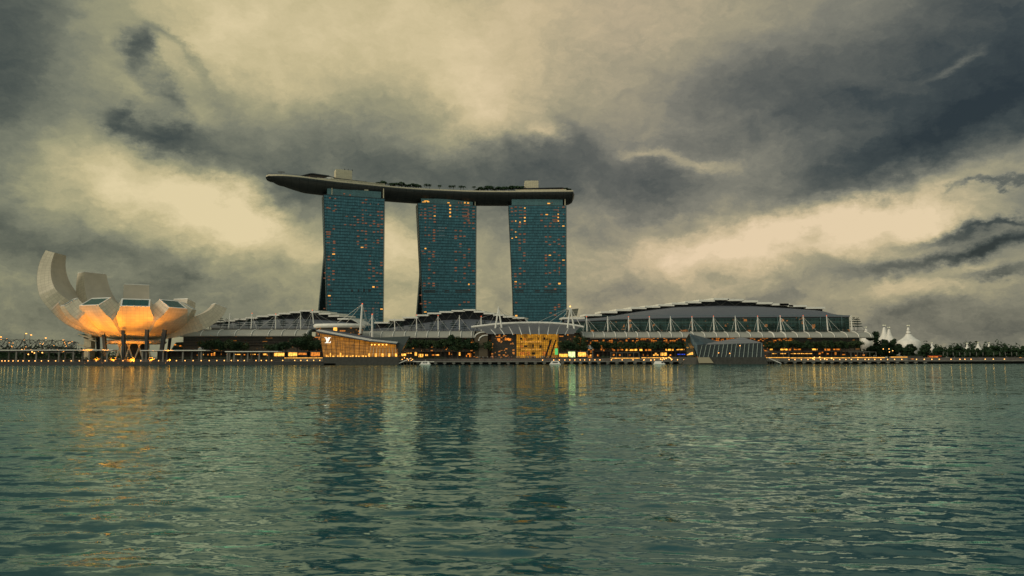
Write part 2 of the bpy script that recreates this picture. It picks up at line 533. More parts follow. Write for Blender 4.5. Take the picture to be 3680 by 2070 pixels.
def leafmat(name, c, var=0.5):
    m, b, p = newmat(name); nt = m.node_tree
    tcn = b.n('ShaderNodeTexCoord')
    n = b.noise(tcn.outputs['Object'], 0.9, 4, 0.7); oi = b.n('ShaderNodeObjectInfo')
    k = b.m('ADD', 1 - var / 2, b.m('MULTIPLY', b.m('ADD', b.m('MULTIPLY', n, 0.7), b.m('MULTIPLY', oi.outputs['Random'], 0.4)), var))
    nt.links.new(b.vm('SCALE', hx(c)[:3], k), p.inputs['Base Color'])
    p.inputs['Roughness'].default_value = 0.7
    p.inputs['Specular IOR Level'].default_value = 0.2
    return m


def glassy(name, c, alpha=0.35, rough=0.08):
    m, b, p = newmat(name)
    p.inputs['Base Color'].default_value = hx(c); p.inputs['Roughness'].default_value = rough
    p.inputs['Alpha'].default_value = alpha
    return m


M = dict(
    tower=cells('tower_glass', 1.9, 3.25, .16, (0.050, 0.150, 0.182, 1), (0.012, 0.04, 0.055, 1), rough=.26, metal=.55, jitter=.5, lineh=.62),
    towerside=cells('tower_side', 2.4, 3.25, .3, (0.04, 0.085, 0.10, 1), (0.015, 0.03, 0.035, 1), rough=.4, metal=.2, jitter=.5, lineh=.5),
    crown=cells('tower_crown_glass', 3.0, 4.0, .15, (0.07, 0.16, 0.17, 1), (0.14, 0.25, 0.25, 1), rough=.2, metal=.3, jitter=.3),
    white=plain('white_paint', (0.78, 0.76, 0.68), .45),
    cream=plain('cream_paint', (0.58, 0.52, 0.36), .6),
    creamtile=cells('cream_tile', 2.2, 1.3, .12, (0.60, 0.54, 0.37, 1), (0.34, 0.30, 0.2, 1), rough=.5, jitter=.12),
    hull=stripes('hull_panels', 2.2, .14, '#434644', '#2c3030', axis=1, rough=.42, metal=.25, pitch2=9.0),
    dark=plain('dark_steel', (0.022, 0.028, 0.03), .5),
    darkbrown=plain('dark_brown', (0.05, 0.038, 0.028), .7),
    concrete=plain('concrete', (0.17, 0.165, 0.14), .8, var=.25, scale=.6),
    darkconc=plain('dark_concrete', (0.05, 0.05, 0.042), .8, var=.35, scale=.5),
    quay=stripes('quay_wall_stone', .55, .16, '#3a3c39', '#17191a', axis=1, rough=.7),
    paving=plain('paving', (0.13, 0.115, 0.10), .8, var=.3, scale=.3),
    land=plain('land', (0.05, 0.055, 0.045), .9, var=.4, scale=.02),
    museum=cells('museum_skin', 3.0, 2.6, .13, (0.61, 0.54, 0.39, 1), (0.36, 0.32, 0.23, 1), rough=.5, jitter=.14),
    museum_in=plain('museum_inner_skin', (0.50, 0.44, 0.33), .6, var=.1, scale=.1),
    skylight=cells('skylight_glass', 4.2, 2.6, .28, (0.02, 0.10, 0.08, 1), (0.012, 0.05, 0.045, 1), rough=.12, metal=.3, jitter=.2),
    vault=stripes('vault_metal', 1.6, .07, '#6b7078', '#565a66', axis=0, rough=.5, metal=.35),
    plate=plain('roof_plate', (0.80, 0.78, 0.68), .5, var=.06),
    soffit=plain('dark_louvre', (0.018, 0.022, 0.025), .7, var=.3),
    canopy=stripes('canopy_louvre', .85, .30, '#9a9a90', '#c9c6b4', axis=1, rough=.5, metal=.1),
    wallC=cells('arcade_glass', 2.0, 1.3, .22, (0.055, 0.04, 0.026, 1), (0.10, 0.08, 0.05, 1), rough=.3, jitter=.8, em='#ff9a3c', em_strength=.40, em_thr=.92),
    wallB=cells('louvred_glass', 6.0, .9, .3, (0.05, 0.037, 0.025, 1), (0.13, 0.105, 0.07, 1), rough=.35, jitter=.8, em='#e8902e', em_strength=.25, em_thr=.95),
    wallbright=cells('arcade_glass_bright', 1.8, 1.4, .3, (0.07, 0.045, 0.022, 1), (0.07, 0.05, 0.03, 1), rough=.35, jitter=.9, em='#ff9030', em_strength=.5, em_thr=.78),
    expoglass=cells('expo_glass', 3.0, 2.4, .18, (0.02, 0.055, 0.045, 1), (0.09, 0.14, 0.11, 1), rough=.12, metal=.2, jitter=.7, em='#c8762c', em_strength=.35, em_thr=.97),
    lampw=emis('lamp_warm', '#ffb35a', 3.2),
    lamps=emis('small_warm_light', '#ffa646', 4.0),
    win1=emis('window_bright', '#ffae45', 1.15, .8, .3),
    win2=emis('window_dim', '#c07048', .27, 1.2, .15),
    win3=emis('window_pale', '#7fa6a6', .16, 1.4, .8),
    shop=emis('shop_light', '#ffb24a', 1.5, 2.2, .7),
    shop2=emis('shop_light_dim', '#f08a2c', .8, 2.2, .7),
    strip=emis('amber_strip', '#ffb040', 1.5, 2.0, .35),
    greenlit=emis('green_white_screen', '#dcf3a0', 1.4, .8, .3),
    greenban=emis('green_banner', '#58d070', .8, .8, .5),
    blue=emis('blue_strip', '#3050e0', 1.0, .8, .3),
    red=emis('red_beacon', '#ff6a3a', 1.1),
    leaf=leafmat('leaf_dark_green', '#2b4028'), leaf2=leafmat('leaf_olive', '#35452a'), leafn=leafmat('leaf_blue_green', '#28403a'),
    bark=plain('bark', (0.05, 0.04, 0.03), .9),
    glass=glassy('clear_glass', '#20302a', .35),
)

# ------------------------------------------------------------------ the three hotel towers
def tower(pos, yc, rot, TL, TR, BL, BR, knee, leg, wins, label):
    """corners of the bay-side face in photo pixels; rot turns the far edge back; leg = how far the rear leg stands out at the ground"""
    xc = at((TL[0] + TR[0]) / 2, 1290, yc).x
    t = math.tan(rot)
    def on(fx, fy, push=0.0):
        d = ray(fx, fy)      # meet the vertical facade plane
        # plane: (Y-yc) - t*(X-xc) = push
        k = (yc - t * xc + push) / (d.y - t * d.x)
        return Vector((d.x * k, d.y * k, CH + d.z * k))
    back = Vector((-math.sin(rot), math.cos(rot), 0)); side = Vector((math.cos(rot), math.sin(rot), 0))
    a, b_ = on(*TL), on(*TR); ztop = (a.z + b_.z) / 2
    bl, br = on(*BL), on(*BR)
    # carry the side edges down to the ground
    def down(p, q, z): f = (z - p.z) / (q.z - p.z); return p + (q - p) * f
    G = 5.0
    base_l, base_r = down(a, bl, G), down(b_, br, G)
    top_l, top_r = down(a, bl, ztop), down(b_, br, ztop)
    cx = (base_l + base_r) / 2
    root = thing('hotel_tower', label, 'hotel tower', (cx.x, cx.y, G))
    nz = 12
    def pt(f, s_, dep):      # f 0..1 bottom to top, s_ 0 left 1 right
        L_ = base_l.lerp(top_l, f); R_ = base_r.lerp(top_r, f)
        return L_.lerp(R_, s_) + back * dep
    # front slab: curved glass face in one sheet with true panel sizes
    H = ztop - G
    W0 = (top_r - top_l).length
    mb = MB(); rows = []; uv = []
    for i in range(nz + 1):
        f = i / nz
        rows.append([pt(f, j / 8.0, 0) for j in range(9)])
        uv.append([(j / 8.0 * W0, f * H) for j in range(9)])
    mb.grid(rows, uv)
    mb.build('glass_facade', M['tower'], root)
    # body behind the facade: side walls, back and the splayed rear leg
    kz = (down(a, a, 0).z if False else on(*knee).z); kf = (kz - G) / H
    D0 = 11.0
    def rear(f):
        if f < kf: return D0 + 8 + (leg - D0 - 8) * ((kf - f) / kf) ** 1.0
        return D0 + 8 + 5 * (f - kf)
    for s_, nm in ((0.0, 'side_wall'), (1.0, 'side_wall')):
        mb = MB()
        for i in range(nz * 2):
            f0, f1 = i / (nz * 2), (i + 1) / (nz * 2)
            mb.quad(pt(f0, s_, .02), pt(f0, s_, D0), pt(f1, s_, D0), pt(f1, s_, .02))
            r0, r1 = rear(f0), rear(f1)
            mb.quad(pt(f0, s_, max(D0 + .01, r0 - 12) if f0 < kf else D0), pt(f0, s_, r0), pt(f1, s_, r1), pt(f1, s_, max(D0 + .01, r1 - 12) if f1 < kf else D0))
        # continuous uv height
        for k, fc in enumerate(mb.f):
            mb.uv[k] = [((Vector(mb.v[i]) - base_l).dot(back), mb.v[i][2] - G) for i in fc]
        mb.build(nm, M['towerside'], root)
    mb = MB()
    for i in range(nz * 2):
        f0, f1 = i / (nz * 2), (i + 1) / (nz * 2)
        mb.quad(pt(f0, 1, rear(f0)), pt(f0, 0, rear(f0)), pt(f1, 0, rear(f1)), pt(f1, 1, rear(f1)))
        if f1 <= kf + .04:
            mb.quad(pt(f0, 0, max(D0, rear(f0) - 12)), pt(f0, 1, max(D0, rear(f0) - 12)), pt(f1, 1, max(D0, rear(f1) - 12)), pt(f1, 0, max(D0, rear(f1) - 12)))
            mb.quad(pt(f0, 1, D0), pt(f0, 0, D0), pt(f1, 0, D0), pt(f1, 1, D0))
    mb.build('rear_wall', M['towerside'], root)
    mb = MB(); mb.hexa([pt(1, 0, 0), pt(1, 1, 0), pt(1, 1, rear(1)), pt(1, 0, rear(1))], [pt(1, 0, 0) + Vector((0, 0, .6)), pt(1, 1, 0) + Vector((0, 0, .6)), pt(1, 1, rear(1)) + Vector((0, 0, .6)), pt(1, 0, rear(1)) + Vector((0, 0, .6))])
    mb.build('roof', M['dark'], root)
    # narrow vertical edge fins
    for s_ in (0, 1):
        mb = MB(); off = side * (-.35 if s_ == 0 else .35)
        mb.tube([pt(0, s_, -.3) + off, pt(1, s_, -.3) + off], .32, 4)
        mb.build('edge_fin', M['dark'], root)
    # recessed glass crown under the roof deck
    mb = MB(); z0 = Vector((0, 0, .6)); z1 = Vector((0, 0, 8.0))
    A = [pt(1, .055, 1.0), pt(1, .945, 1.0), pt(1, .945, 12), pt(1, .055, 12)]
    mb.hexa([p + z0 for p in A], [p + z1 for p in A])
    cr = mb.build('crown_glass', M['crown'], root)
    for (s0, s1, hh) in ((.19, .40, 9.3), (.42, .56, 9.3), (.66, .73, 9.3)):
        mb = MB(); A = [pt(1, s0, .8), pt(1, s1, .8), pt(1, s1, 3), pt(1, s0, 3)]
        mb.hexa([p + Vector((0, 0, 8.1)) for p in A], [p + Vector((0, 0, hh)) for p in A]); mb.build('plant_box', M['cream'], root)
    for s_ in ((.13, .985) if pos == 0 else (.985,)):
        mb = MB(); p = pt(1, s_, .4); mb.tube([p + Vector((0, 0, .6)), p + Vector((0, 0, 11.5))], .55, 6); mb.build('post', M['cream'], root)
    # dark plant-room louvres
    if pos > 0:
        for (fx0, fx1) in {1: ((1524, 1565), (1598, 1614), (1636, 1692)), 2: ((1851, 1882), (1923, 1940), (1955, 2002), (2012, 2018))}[pos]:
            for fy in (1043, 1048.5):
                mb = MB(); A = [on(fx0, fy + 3, -.25), on(fx1, fy + 3, -.25), on(fx1, fy - .5, -.25), on(fx0, fy - .5, -.25)]
                mb.prism(A, back * .4); mb.build('vent_louvre', M['dark'], root)
    else:
        for (fx0, fx1) in ((1181, 1194), (1262, 1268), (1286, 1291), (1305, 1311), (1324, 1333)):
            mb = MB(); A = [on(fx0, 1048, -.25), on(fx1, 1048, -.25), on(fx1, 1040, -.25), on(fx0, 1040, -.25)]
            mb.prism(A, back * .4); mb.build('vent_louvre', M['dark'], root)
    # lit rooms
    wins = sorted(wins, key=lambda q: -(q[2] * q[3]))
    stuff = MB()
    for k, (wx, wy, ww, wh, kind) in enumerate([(q[0], q[1], q[2], q[3], q[4]) for q in wins]):
        A = [on(wx - ww / 2, wy + wh / 2, -.22), on(wx + ww / 2, wy + wh / 2, -.22), on(wx + ww / 2, wy - wh / 2, -.22), on(wx - ww / 2, wy - wh / 2, -.22)]
        if k < 99:
            mb = MB(); mb.prism(A, back * .2); mb.build('lit_window', M[kind], root)
        else:
            stuff.cur = 0; stuff.prism(A, back * .2)
    if stuff.v:
        o = stuff.build('lit_windows', M['win2'], root); o['kind'] = 'stuff'
    return root, on


def zw(ox, oy, sc, pts):
    out = []
    for p in pts:
        x, y, kind = p[0], p[1], p[2]
        ww, wh = (p[3], p[4]) if len(p) > 3 else {'win1': (7, 5.5), 'win2': (8.5, 6.5), 'win3': (7, 5)}[kind]
        if kind == 'win1' and len(p) == 3: ww, wh = 6.5, 5.0
        out.append((ox + x * sc, oy + y * sc, ww * 1.0, wh * .68, kind))
    return out


B_, D_, P_ = 'win1', 'win2', 'win3'
t1 = zw(1120, 660, .3589, [(326, 101, B_), (384, 114, B_), (183, 142, B_), (236, 150, B_), (237, 220, B_), (182, 246, B_), (241, 257, B_), (222, 272, D_), (160, 240, D_),
    (512, 308, B_), (512, 340, B_), (513, 366, B_), (512, 396, B_), (465, 388, B_), (465, 360, D_), (588, 315, B_), (667, 318, B_), (702, 318, D_), (705, 352, D_), (668, 280, D_), (702, 282, D_),
    (545, 160, D_), (514, 190, D_), (542, 192, B_, 4, 4), (588, 205, D_, 4, 5), (667, 205, D_, 4, 5), (510, 264, D_, 5, 5), (545, 267, D_, 5, 5), (590, 420, D_), (624, 375, D_), (624, 400, D_), (667, 408, D_), (667, 427, D_), (702, 407, D_), (543, 396, D_),
    (463, 470, B_), (506, 472, D_), (543, 478, D_), (545, 503, B_), (625, 484, D_), (665, 482, B_), (702, 462, D_), (702, 487, D_), (466, 527, D_), (543, 558, D_), (463, 580, D_), (464, 608, B_), (505, 638, B_, 9, 5), (543, 615, D_), (543, 640, D_), (663, 567, D_), (663, 592, D_), (702, 545, D_, 6, 9), (622, 590, D_, 6, 3), (618, 642, D_, 6, 3),
    (222, 453, D_), (222, 422, D_, 6, 3), (155, 483, D_), (180, 483, D_), (158, 506, D_), (180, 506, D_), (168, 533, D_, 12, 5), (167, 591, D_, 12, 4), (225, 578, D_), (226, 595, D_), (224, 650, D_), (222, 680, D_), (220, 705, B_, 10, 5), (173, 730, D_), (170, 760, D_), (220, 765, D_),
    (173, 845, D_), (218, 875, D_), (218, 903, D_), (132, 893, B_), (128, 946, B_), (173, 930, D_), (173, 960, D_), (218, 960, D_), (173, 1012, D_), (583, 778, D_), (583, 805, D_), (583, 722, D_, 6, 3), (698, 790, D_), (698, 818, D_), (620, 845, D_), (620, 875, D_), (576, 862, D_), (577, 945, D_), (620, 925, D_), (655, 893, D_), (693, 900, D_), (653, 975, D_),
    (619, 1034, B_, 8, 7), (655, 1036, D_), (688, 1018, B_, 4, 3), (688, 1103, B_, 6, 3), (177, 1122, B_, 9, 6), (202, 1152, B_, 4, 4), (180, 1177, B_), (150, 1196, B_, 4, 4), (183, 1210, B_), (150, 1165, B_, 4, 3), (127, 1250, B_), (667, 1194, B_, 5, 4), (640, 1192, B_, 4, 3), (700, 1256, B_, 8, 6), (615, 1250, D_), (540, 1275, D_), (615, 1300, D_),
    (480, 1140, P_), (480, 1167, P_), (480, 1195, P_), (480, 1222, P_), (352, 327, P_, 8, 4), (432, 329, P_, 8, 4), (335, 410, P_, 8, 4), (392, 412, P_, 8, 4), (430, 415, P_, 8, 4)])
for i in range(4):
    for j in range(6):
        t1 += zw(1120, 660, .3589, [(535 + i * 40, 1248 + j * 27, P_, 9, 5)])
t2 = zw(1460, 680, .3452, [(457, 170, B_, 6, 7), (457, 208, B_, 6, 7), (457, 243, B_, 6, 8), (457, 282, B_, 6, 7), (296, 278, B_), (294, 313, B_), (296, 340, D_), (296, 175, D_), (296, 208, D_), (296, 240, D_), (196, 207, D_), (197, 243, B_), (197, 268, D_), (197, 303, D_), (200, 343, B_, 4, 4), (200, 397, B_, 5, 5), (200, 425, B_, 5, 5), (199, 480, B_, 6, 5), (200, 617, B_, 6, 6), (157, 209, B_, 4, 4), (160, 243, B_, 4, 4), (153, 268, D_),
    (250, 195, D_, 14, 2.5), (250, 230, D_, 14, 2.5), (250, 268, D_, 10, 4), (250, 303, D_, 10, 6), (633, 170, D_, 22, 2.5), (527, 183, B_, 9, 3), (527, 216, B_, 9, 2.5), (527, 287, B_, 9, 3), (615, 207, D_, 24, 3), (615, 240, D_, 24, 3), (615, 272, D_, 24, 3), (610, 285, D_, 16, 6), (633, 312, D_, 18, 3), (647, 224, B_, 5, 5), (647, 290, B_, 5, 5), (647, 258, D_), (647, 328, D_), (700, 188, D_, 7, 2.5), (700, 224, D_), (700, 258, D_), (700, 290, D_),
    (605, 385, B_, 4, 4), (655, 386, B_, 5, 4), (608, 350, D_), (660, 352, D_), (697, 354, D_), (700, 408, D_), (290, 425, D_), (290, 450, D_), (290, 482, D_), (288, 512, D_), (288, 537, D_), (240, 397, D_, 5, 3), (238, 478, D_), (330, 433, B_, 4, 4), (515, 430, D_), (567, 433, D_), (515, 490, D_), (515, 512, D_), (565, 490, D_), (605, 490, D_), (565, 570, D_), (565, 598, D_, 8, 2.5), (240, 558, D_, 5, 3), (288, 650, D_), (280, 680, D_), (285, 702, D_), (185, 672, D_, 12, 4), (170, 645, D_),
    (240, 650, D_), (240, 722, D_), (240, 785, D_), (240, 806, B_, 3, 3), (240, 838, D_), (287, 752, D_, 6, 3), (518, 737, D_), (515, 650, D_), (560, 653, B_, 9, 3), (653, 655, B_, 8, 2.5), (655, 625, D_), (605, 685, D_), (605, 712, D_), (655, 770, D_), (655, 795, D_), (515, 817, D_), (515, 848, D_), (608, 815, D_), (697, 850, D_), (608, 877, D_), (605, 925, D_), (290, 870, D_), (237, 925, D_), (188, 980, D_), (188, 1005, D_), (237, 980, D_), (285, 980, D_), (285, 1005, D_), (515, 957, D_), (565, 965, B_, 3, 5), (652, 990, B_, 5, 7), (655, 1045, B_, 3, 6), (700, 985, D_),
    (152, 1103, D_), (155, 1192, D_), (197, 1168, D_), (197, 1192, D_), (197, 1225, D_), (198, 1278, B_, 9, 4), (245, 1180, D_), (557, 1203, D_), (605, 1175, D_), (648, 1175, D_),
    (345, 402, P_, 10, 5), (380, 404, P_, 10, 5), (412, 404, P_, 6, 5), (352, 430, P_, 10, 5), (385, 432, P_, 10, 5), (370, 482, P_, 22, 4)])
t2 += [(1460 + x * .3452, 680 + y * .3452, w_, h_, B_) for x, y, w_, h_ in ((208, 122, 15, 2), (185, 132, 12, 2), (228, 130, 8, 3), (440, 141, 8, 3), (545, 140, 3, 6), (572, 140, 3, 6), (610, 140, 5, 5), (645, 143, 6, 5))]
t3 = zw(1780, 600, .4004, [(265, 368, B_, 5, 5), (265, 455, B_, 6, 6), (265, 485, B_, 6, 6), (265, 396, D_), (265, 426, D_), (265, 510, D_), (183, 360, D_), (183, 395, D_), (181, 430, B_, 4, 4), (183, 485, B_, 4, 6), (183, 583, B_, 5, 4), (187, 630, B_, 6, 4), (152, 640, B_, 5, 4), (148, 563, D_), (148, 370, D_), (150, 400, D_), (152, 435, B_, 3, 3), (152, 488, D_),
    (228, 362, D_, 12, 3), (228, 390, D_, 12, 3), (228, 425, D_, 12, 3), (228, 455, D_, 12, 3), (222, 495, B_, 5, 5), (222, 510, D_), (217, 535, D_), (222, 603, D_), (262, 602, D_), (218, 655, D_), (260, 652, D_), (260, 673, D_), (218, 685, D_), (220, 725, D_), (218, 745, D_), (260, 772, D_), (260, 797, D_), (258, 842, D_), (222, 910, D_), (260, 935, D_), (180, 960, D_), (180, 983, D_), (183, 1030, B_, 8, 5), (180, 1052, D_), (222, 1050, D_), (260, 1050, D_), (183, 1078, D_), (222, 1078, D_), (222, 958, D_),
    (462, 427, B_, 9, 5), (457, 460, B_, 4, 4), (567, 365, B_, 4, 4), (565, 396, B_, 4, 4), (565, 424, B_, 5, 5), (565, 453, B_, 5, 5), (565, 485, B_, 5, 5), (612, 360, D_), (612, 424, B_, 4, 4), (612, 484, B_, 4, 4), (545, 385, D_, 20, 3), (540, 442, D_, 24, 4), (540, 475, D_, 22, 6), (540, 490, D_, 18, 4), (497, 505, D_), (577, 505, B_, 4, 3), (528, 535, B_, 4, 4), (572, 533, B_, 4, 4), (611, 530, B_, 8, 4), (451, 532, D_), (492, 532, D_), (415, 480, D_), (415, 427, D_),
    (455, 627, D_), (492, 627, D_), (612, 625, D_), (570, 650, D_), (530, 672, D_), (457, 672, D_), (490, 697, D_), (572, 693, D_), (605, 710, D_), (455, 792, D_), (490, 792, B_, 8, 4), (455, 815, D_), (455, 838, D_), (530, 765, D_), (572, 792, D_), (532, 838, D_), (612, 836, B_, 9, 4), (612, 882, D_), (455, 883, D_), (533, 930, D_), (575, 860, D_), (575, 910, D_, 4, 12), (575, 945, D_, 4, 12), (575, 965, B_, 3, 4), (575, 1047, B_, 8, 8), (490, 950, D_), (455, 955, D_), (455, 1075, D_), (490, 1050, D_), (537, 1095, D_),
    (187, 1217, D_), (188, 1335, B_, 8, 7), (185, 1290, P_), (572, 1235, D_), (572, 1255, D_), (537, 1260, D_), (537, 1280, D_), (497, 1310, D_), (537, 1330, D_), (480, 327, B_, 10, 5), (510, 318, B_, 4, 2)])
T1, on1 = tower(0, 827, R(20), (1163.8, 698.8), (1381.5, 716), (1176, 1116), (1377, 1116), (1170, 905), 165, t1, 'left blue green glass hotel tower under the cantilevered end of the roof deck')
T2, on2 = tower(1, 868, R(14), (1502, 730), (1711, 741), (1521, 1120), (1709.5, 1113), (1514, 977), 125, t2, 'middle glass hotel tower with bright zigzag lights in its crown')
T3, on3 = tower(2, 875, R(2), (1828, 740.5), (2034, 738.5), (1846, 1130), (2035.5, 1130), (1845, 1056), 70, t3, 'right glass hotel tower rising behind the arched entrance canopy')


# ------------------------------------------------------------------ roof deck bridging the towers
def deckline(fx):
    """photo x -> plan point of the bay-side rim; rim height almost level"""
    xs = [955, 1000, 1080, 1272, 1440, 1607, 1760, 1935, 2060]
    ys = [800, 797, 801, 822, 847, 862, 868, 870, 870]
    Y = float(np.interp(fx, xs, ys))
    rim = [955, 968, 1049, 1212, 1392, 1500, 1557, 1699, 1859, 2060]
    ry = [636, 630, 633, 654, 672, 681, 683.5, 689.5, 690, 688]
    return at(fx, float(np.interp(fx, rim, ry)), Y)


def sky_park():
    root = thing('roof_deck', 'long boat shaped roof deck lying across the tops of three glass towers', 'sky park', deckline(1500))
    N = 90
    fxs = [955 + (2060 - 955) * (i / N) ** 1.0 for i in range(N + 1)]
    fxs = [955 + .2, 956, 958, 961, 965] + fxs[1:]
    P = [deckline(x) for x in fxs]
    zr = 0
    # smooth the plan line
    arr = np.array([(p.x, p.y, p.z) for p in P])
    sm = arr.copy()
    for _ in range(12):
        sm[1:-1] = (sm[:-2] + sm[1:-1] * 2 + sm[2:]) / 4
    sm[:5] = arr[:5]
    ZR = [p[2] for p in sm]
    rows = []; rim_f = []; rim_b = []; uvr = []
    acc_ = 0
    for i in range(len(sm)):
        p = Vector(sm[i]); q0 = Vector(sm[max(i - 1, 0)]); q1 = Vector(sm[min(i + 1, len(sm) - 1)])
        t = (q1 - q0); t.z = 0; t.normalize()
        if i < 8: t = (Vector(sm[12]) - Vector(sm[8])); t.z = 0; t.normalize()
        nrm = Vector((-t.y, t.x, 0))
        s_ = (fxs[i] - 955) / 1105.0
        if i: acc_ += (Vector(sm[i]) - Vector(sm[i - 1])).length
        W = 36.0 * min(1.0, math.sqrt(max(0.0, 1 - (1 - min(1, s_ / .16)) ** 2.2)) + .02)
        dp = 12.0 * min(1.0, (min(1, s_ / .15)) ** .36 + .04)
        if s_ > .985: dp *= 1 - (s_ - .985) / .015 * .25
        # bow: the rim line itself tapers, keep the front rim on the line
        sec = [(0, 0), (0, -min(1.3, dp * .3)), (W * .035, -dp * .27), (W * .10, -dp * .46), (W * .2, -dp * .68), (W * .35, -dp * .9), (W * .52, -dp), (W * .68, -dp * .96), (W * .85, -dp * .75), (W * .97, -dp * .3), (W, 0)]
        rows.append([p + nrm * a + Vector((0, 0, b)) for a, b in sec])
        L_ = 0; ul = []
        for k in range(len(sec)):
            if k: L_ += math.hypot(sec[k][0] - sec[k - 1][0], sec[k][1] - sec[k - 1][1])
            ul.append((acc_, L_))
        uvr.append(ul)
        rim_f.append(p); rim_b.append(p + nrm * W)
    mb = MB(); mb.grid(rows, uvr)
    n = len(rows[0])
    o_ = len(mb.v); mb.add(rows[-1], [tuple(range(n))]); mb.add(rows[0], [tuple(range(n - 1, -1, -1))])
    h = mb.build('hull', M['hull'], root, smooth=True)
    h.data.polygons.foreach_set('use_smooth', [True] * (len(h.data.polygons) - 2) + [False, False])
    mb = MB(); mb.grid([rim_f, rim_b]); mb.build('deck_floor', M['paving'], root)
    # pale parapet along the bay side and along the back
    for rim, nm in ((rim_f, 'parapet'), (rim_b, 'parapet')):
        mb = MB(); rws = [[p + Vector((0, 0, 0.02)) for p in rim[1:]], [p + Vector((0, 0, 1.5)) for p in rim[1:]]]
        mb.slab(rws, (0, .5, 0)); mb.build(nm, M['cream'], root)
    # pointed stern piece at the right end
    e = rows[-1]; t = (Vector(sm[-1]) - Vector(sm[-5])); t.z = 0; t.normalize()
    mb = MB(); tip = [e[3] + t * 4 + Vector((0, 6, 2)), e[8] + t * 4]
    mb.add([e[0], e[2], e[4], e[6], e[10], e[4] + t * 2.2 + Vector((0, 3, 4.5)), e[6] + t * 2.2 + Vector((0, 0, 4.5))], [(0, 1, 2, 5), (2, 3, 6, 5), (3, 4, 6), (0, 5, 6, 4)])
    mb.build('stern', M['hull'], root)

    def on_deck(fx, back=6):
        k = int(np.interp(fx, fxs, range(len(fxs))))
        a, b = rim_f[k], rim_b[k]
        d = (b - a); d.normalize()
        return a + d * back

    def hall(x0, x1, prof, back, dep, name_roof='hall_roof', wall='darkbrown', z0=.1, kids=()):
        """prof: list of (fx, height above deck)"""
        n_ = 24; f_ = []; b_ = []; gf = []; gb = []
        for i in range(n_ + 1):
            fx = x0 + (x1 - x0) * i / n_
            h_ = float(np.interp(fx, [q[0] for q in prof], [q[1] for q in prof]))
            p = on_deck(fx, back); q = on_deck(fx, back + dep)
            gf.append(p + Vector((0, 0, z0))); gb.append(q + Vector((0, 0, z0)))
            f_.append(p + Vector((0, 0, h_))); b_.append(q + Vector((0, 0, h_ + .8)))
        mb = MB(); mb.grid([gf, f_]); mb.grid([b_, gb]); mb.quad(gf[0], gb[0], b_[0], f_[0]); mb.quad(gb[-1], gf[-1], f_[-1], b_[-1])
        wl = mb.build('hall_wall', M[wall], root)
        mb = MB(); mb.slab([[p + Vector((0, -1.6, .0)) for p in f_], [p for p in b_]], (0, 0, .9)); rf = mb.build(name_roof, M['dark'], root)
        return wl
    hall(1090, 1355, [(1090, 2.2), (1130, 7.2), (1190, 7.0), (1225, 5.2), (1340, 4.6), (1355, 3.0)], 9, 18)
    w2 = hall(1862, 2048, [(1862, 3), (1875, 5.0), (2030, 5.6), (2048, 4.0)], 8, 20)
    # pale terrace walls on the bay side
    def band(x0, x1, h_, back=1.2, nm='terrace_wall', mat='cream'):
        a = [on_deck(x0 + (x1 - x0) * i / 20, back) for i in range(21)]
        mb = MB(); mb.slab([[p + Vector((0, 0, .02)) for p in a], [p + Vector((0, 0, h_)) for p in a]], (0, .6, 0)); mb.build(nm, M[mat], root)
    band(1190, 1392, 3.6); band(1150, 1192, 2.4); band(1857, 2046, 3.0)
    # arched white shell beside the observation end
    mb = MB(); pts = []
    for i in range(9):
        a = i / 8; p = on_deck(1165 + 60 * a, 4.0); pts.append(p + Vector((0, 0, 1.5 + 3.8 * math.sin(math.pi * a))))
    mb.slab([[on_deck(1165 + 60 * i / 8, 4.0) + Vector((0, 0, .1)) for i in range(9)], pts], (0, .8, 0)); mb.build('arched_shell', M['white'], root)
    # lift and plant blocks
    for (x0, x1, hh, back) in ((1213, 1284, 17.2, 12), (1891, 1947, 16.0, 12)):
        a, b = on_deck(x0, back), on_deck(x1, back); c, d = on_deck(x1, back + 13), on_deck(x0, back + 13)
        z = Vector((0, 0, hh)); zz = Vector((0, 0, .1))
        mb = MB(); mb.hexa([a + zz, b + zz, c + zz, d + zz], [a + z, b + z, c + z, d + z]); bl = mb.build('plant_block', M['creamtile'], root)
        for k, f in enumerate((.5, .72, .97) if x0 < 1500 else (.3,)):
            p = a.lerp(b, f) + z + Vector((0, 2, 0)); mb = MB(); mb.tube([p, p + Vector((0, 0, 1.2))], .5, 6); mb.tube([p + Vector((0, 0, 1.2)), p + Vector((0, 0, 2.2))], .2, 5); mb.build('aerial', M['dark'], bl)
    # small lit bits in the right hall
    for fx, dz, mt in ((1889, 2.6, 'win1'), (1893, 4.0, 'win2'), (1918, 3.4, 'win2'), (1968, 3.6, 'win3'), (1980, 3.6, 'win3'), (1992, 3.6, 'win3'), (2004, 3.6, 'win3'), (2018, 3.6, 'win1'), (2024, 4.2, 'win2'), (1905, 3.4, 'win2'), (1930, 3.4, 'win2')):
        p = on_deck(fx, 7.85) + Vector((0, 0, dz)); mb = MB(); mb.box(p.x - 1.4, p.x + 1.4, p.y - .1, p.y + .1, p.z - .5, p.z + .6); mb.build('lit_window', M[mt], root)
    for fx, dz in ((1120, 3.6), (1186, 4.4), (1194, 4.6), (1152, 3.8), (1168, 4.2)):
        p = on_deck(fx, 8.85) + Vector((0, 0, dz)); mb = MB(); mb.box(p.x - .6, p.x + .6, p.y - .1, p.y + .1, p.z - .4, p.z + .4); mb.build('lit_window', M['win2'], root)
    # railing posts at the bow and the ring lamp
    mb = MB()
    for i in range(1, 46):
        p = rim_f[min(len(rim_f) - 1, 2 + i)] + Vector((0, .3, 1.5)); mb.tube([p, p + Vector((0, 0, 1.0))], .12, 4)
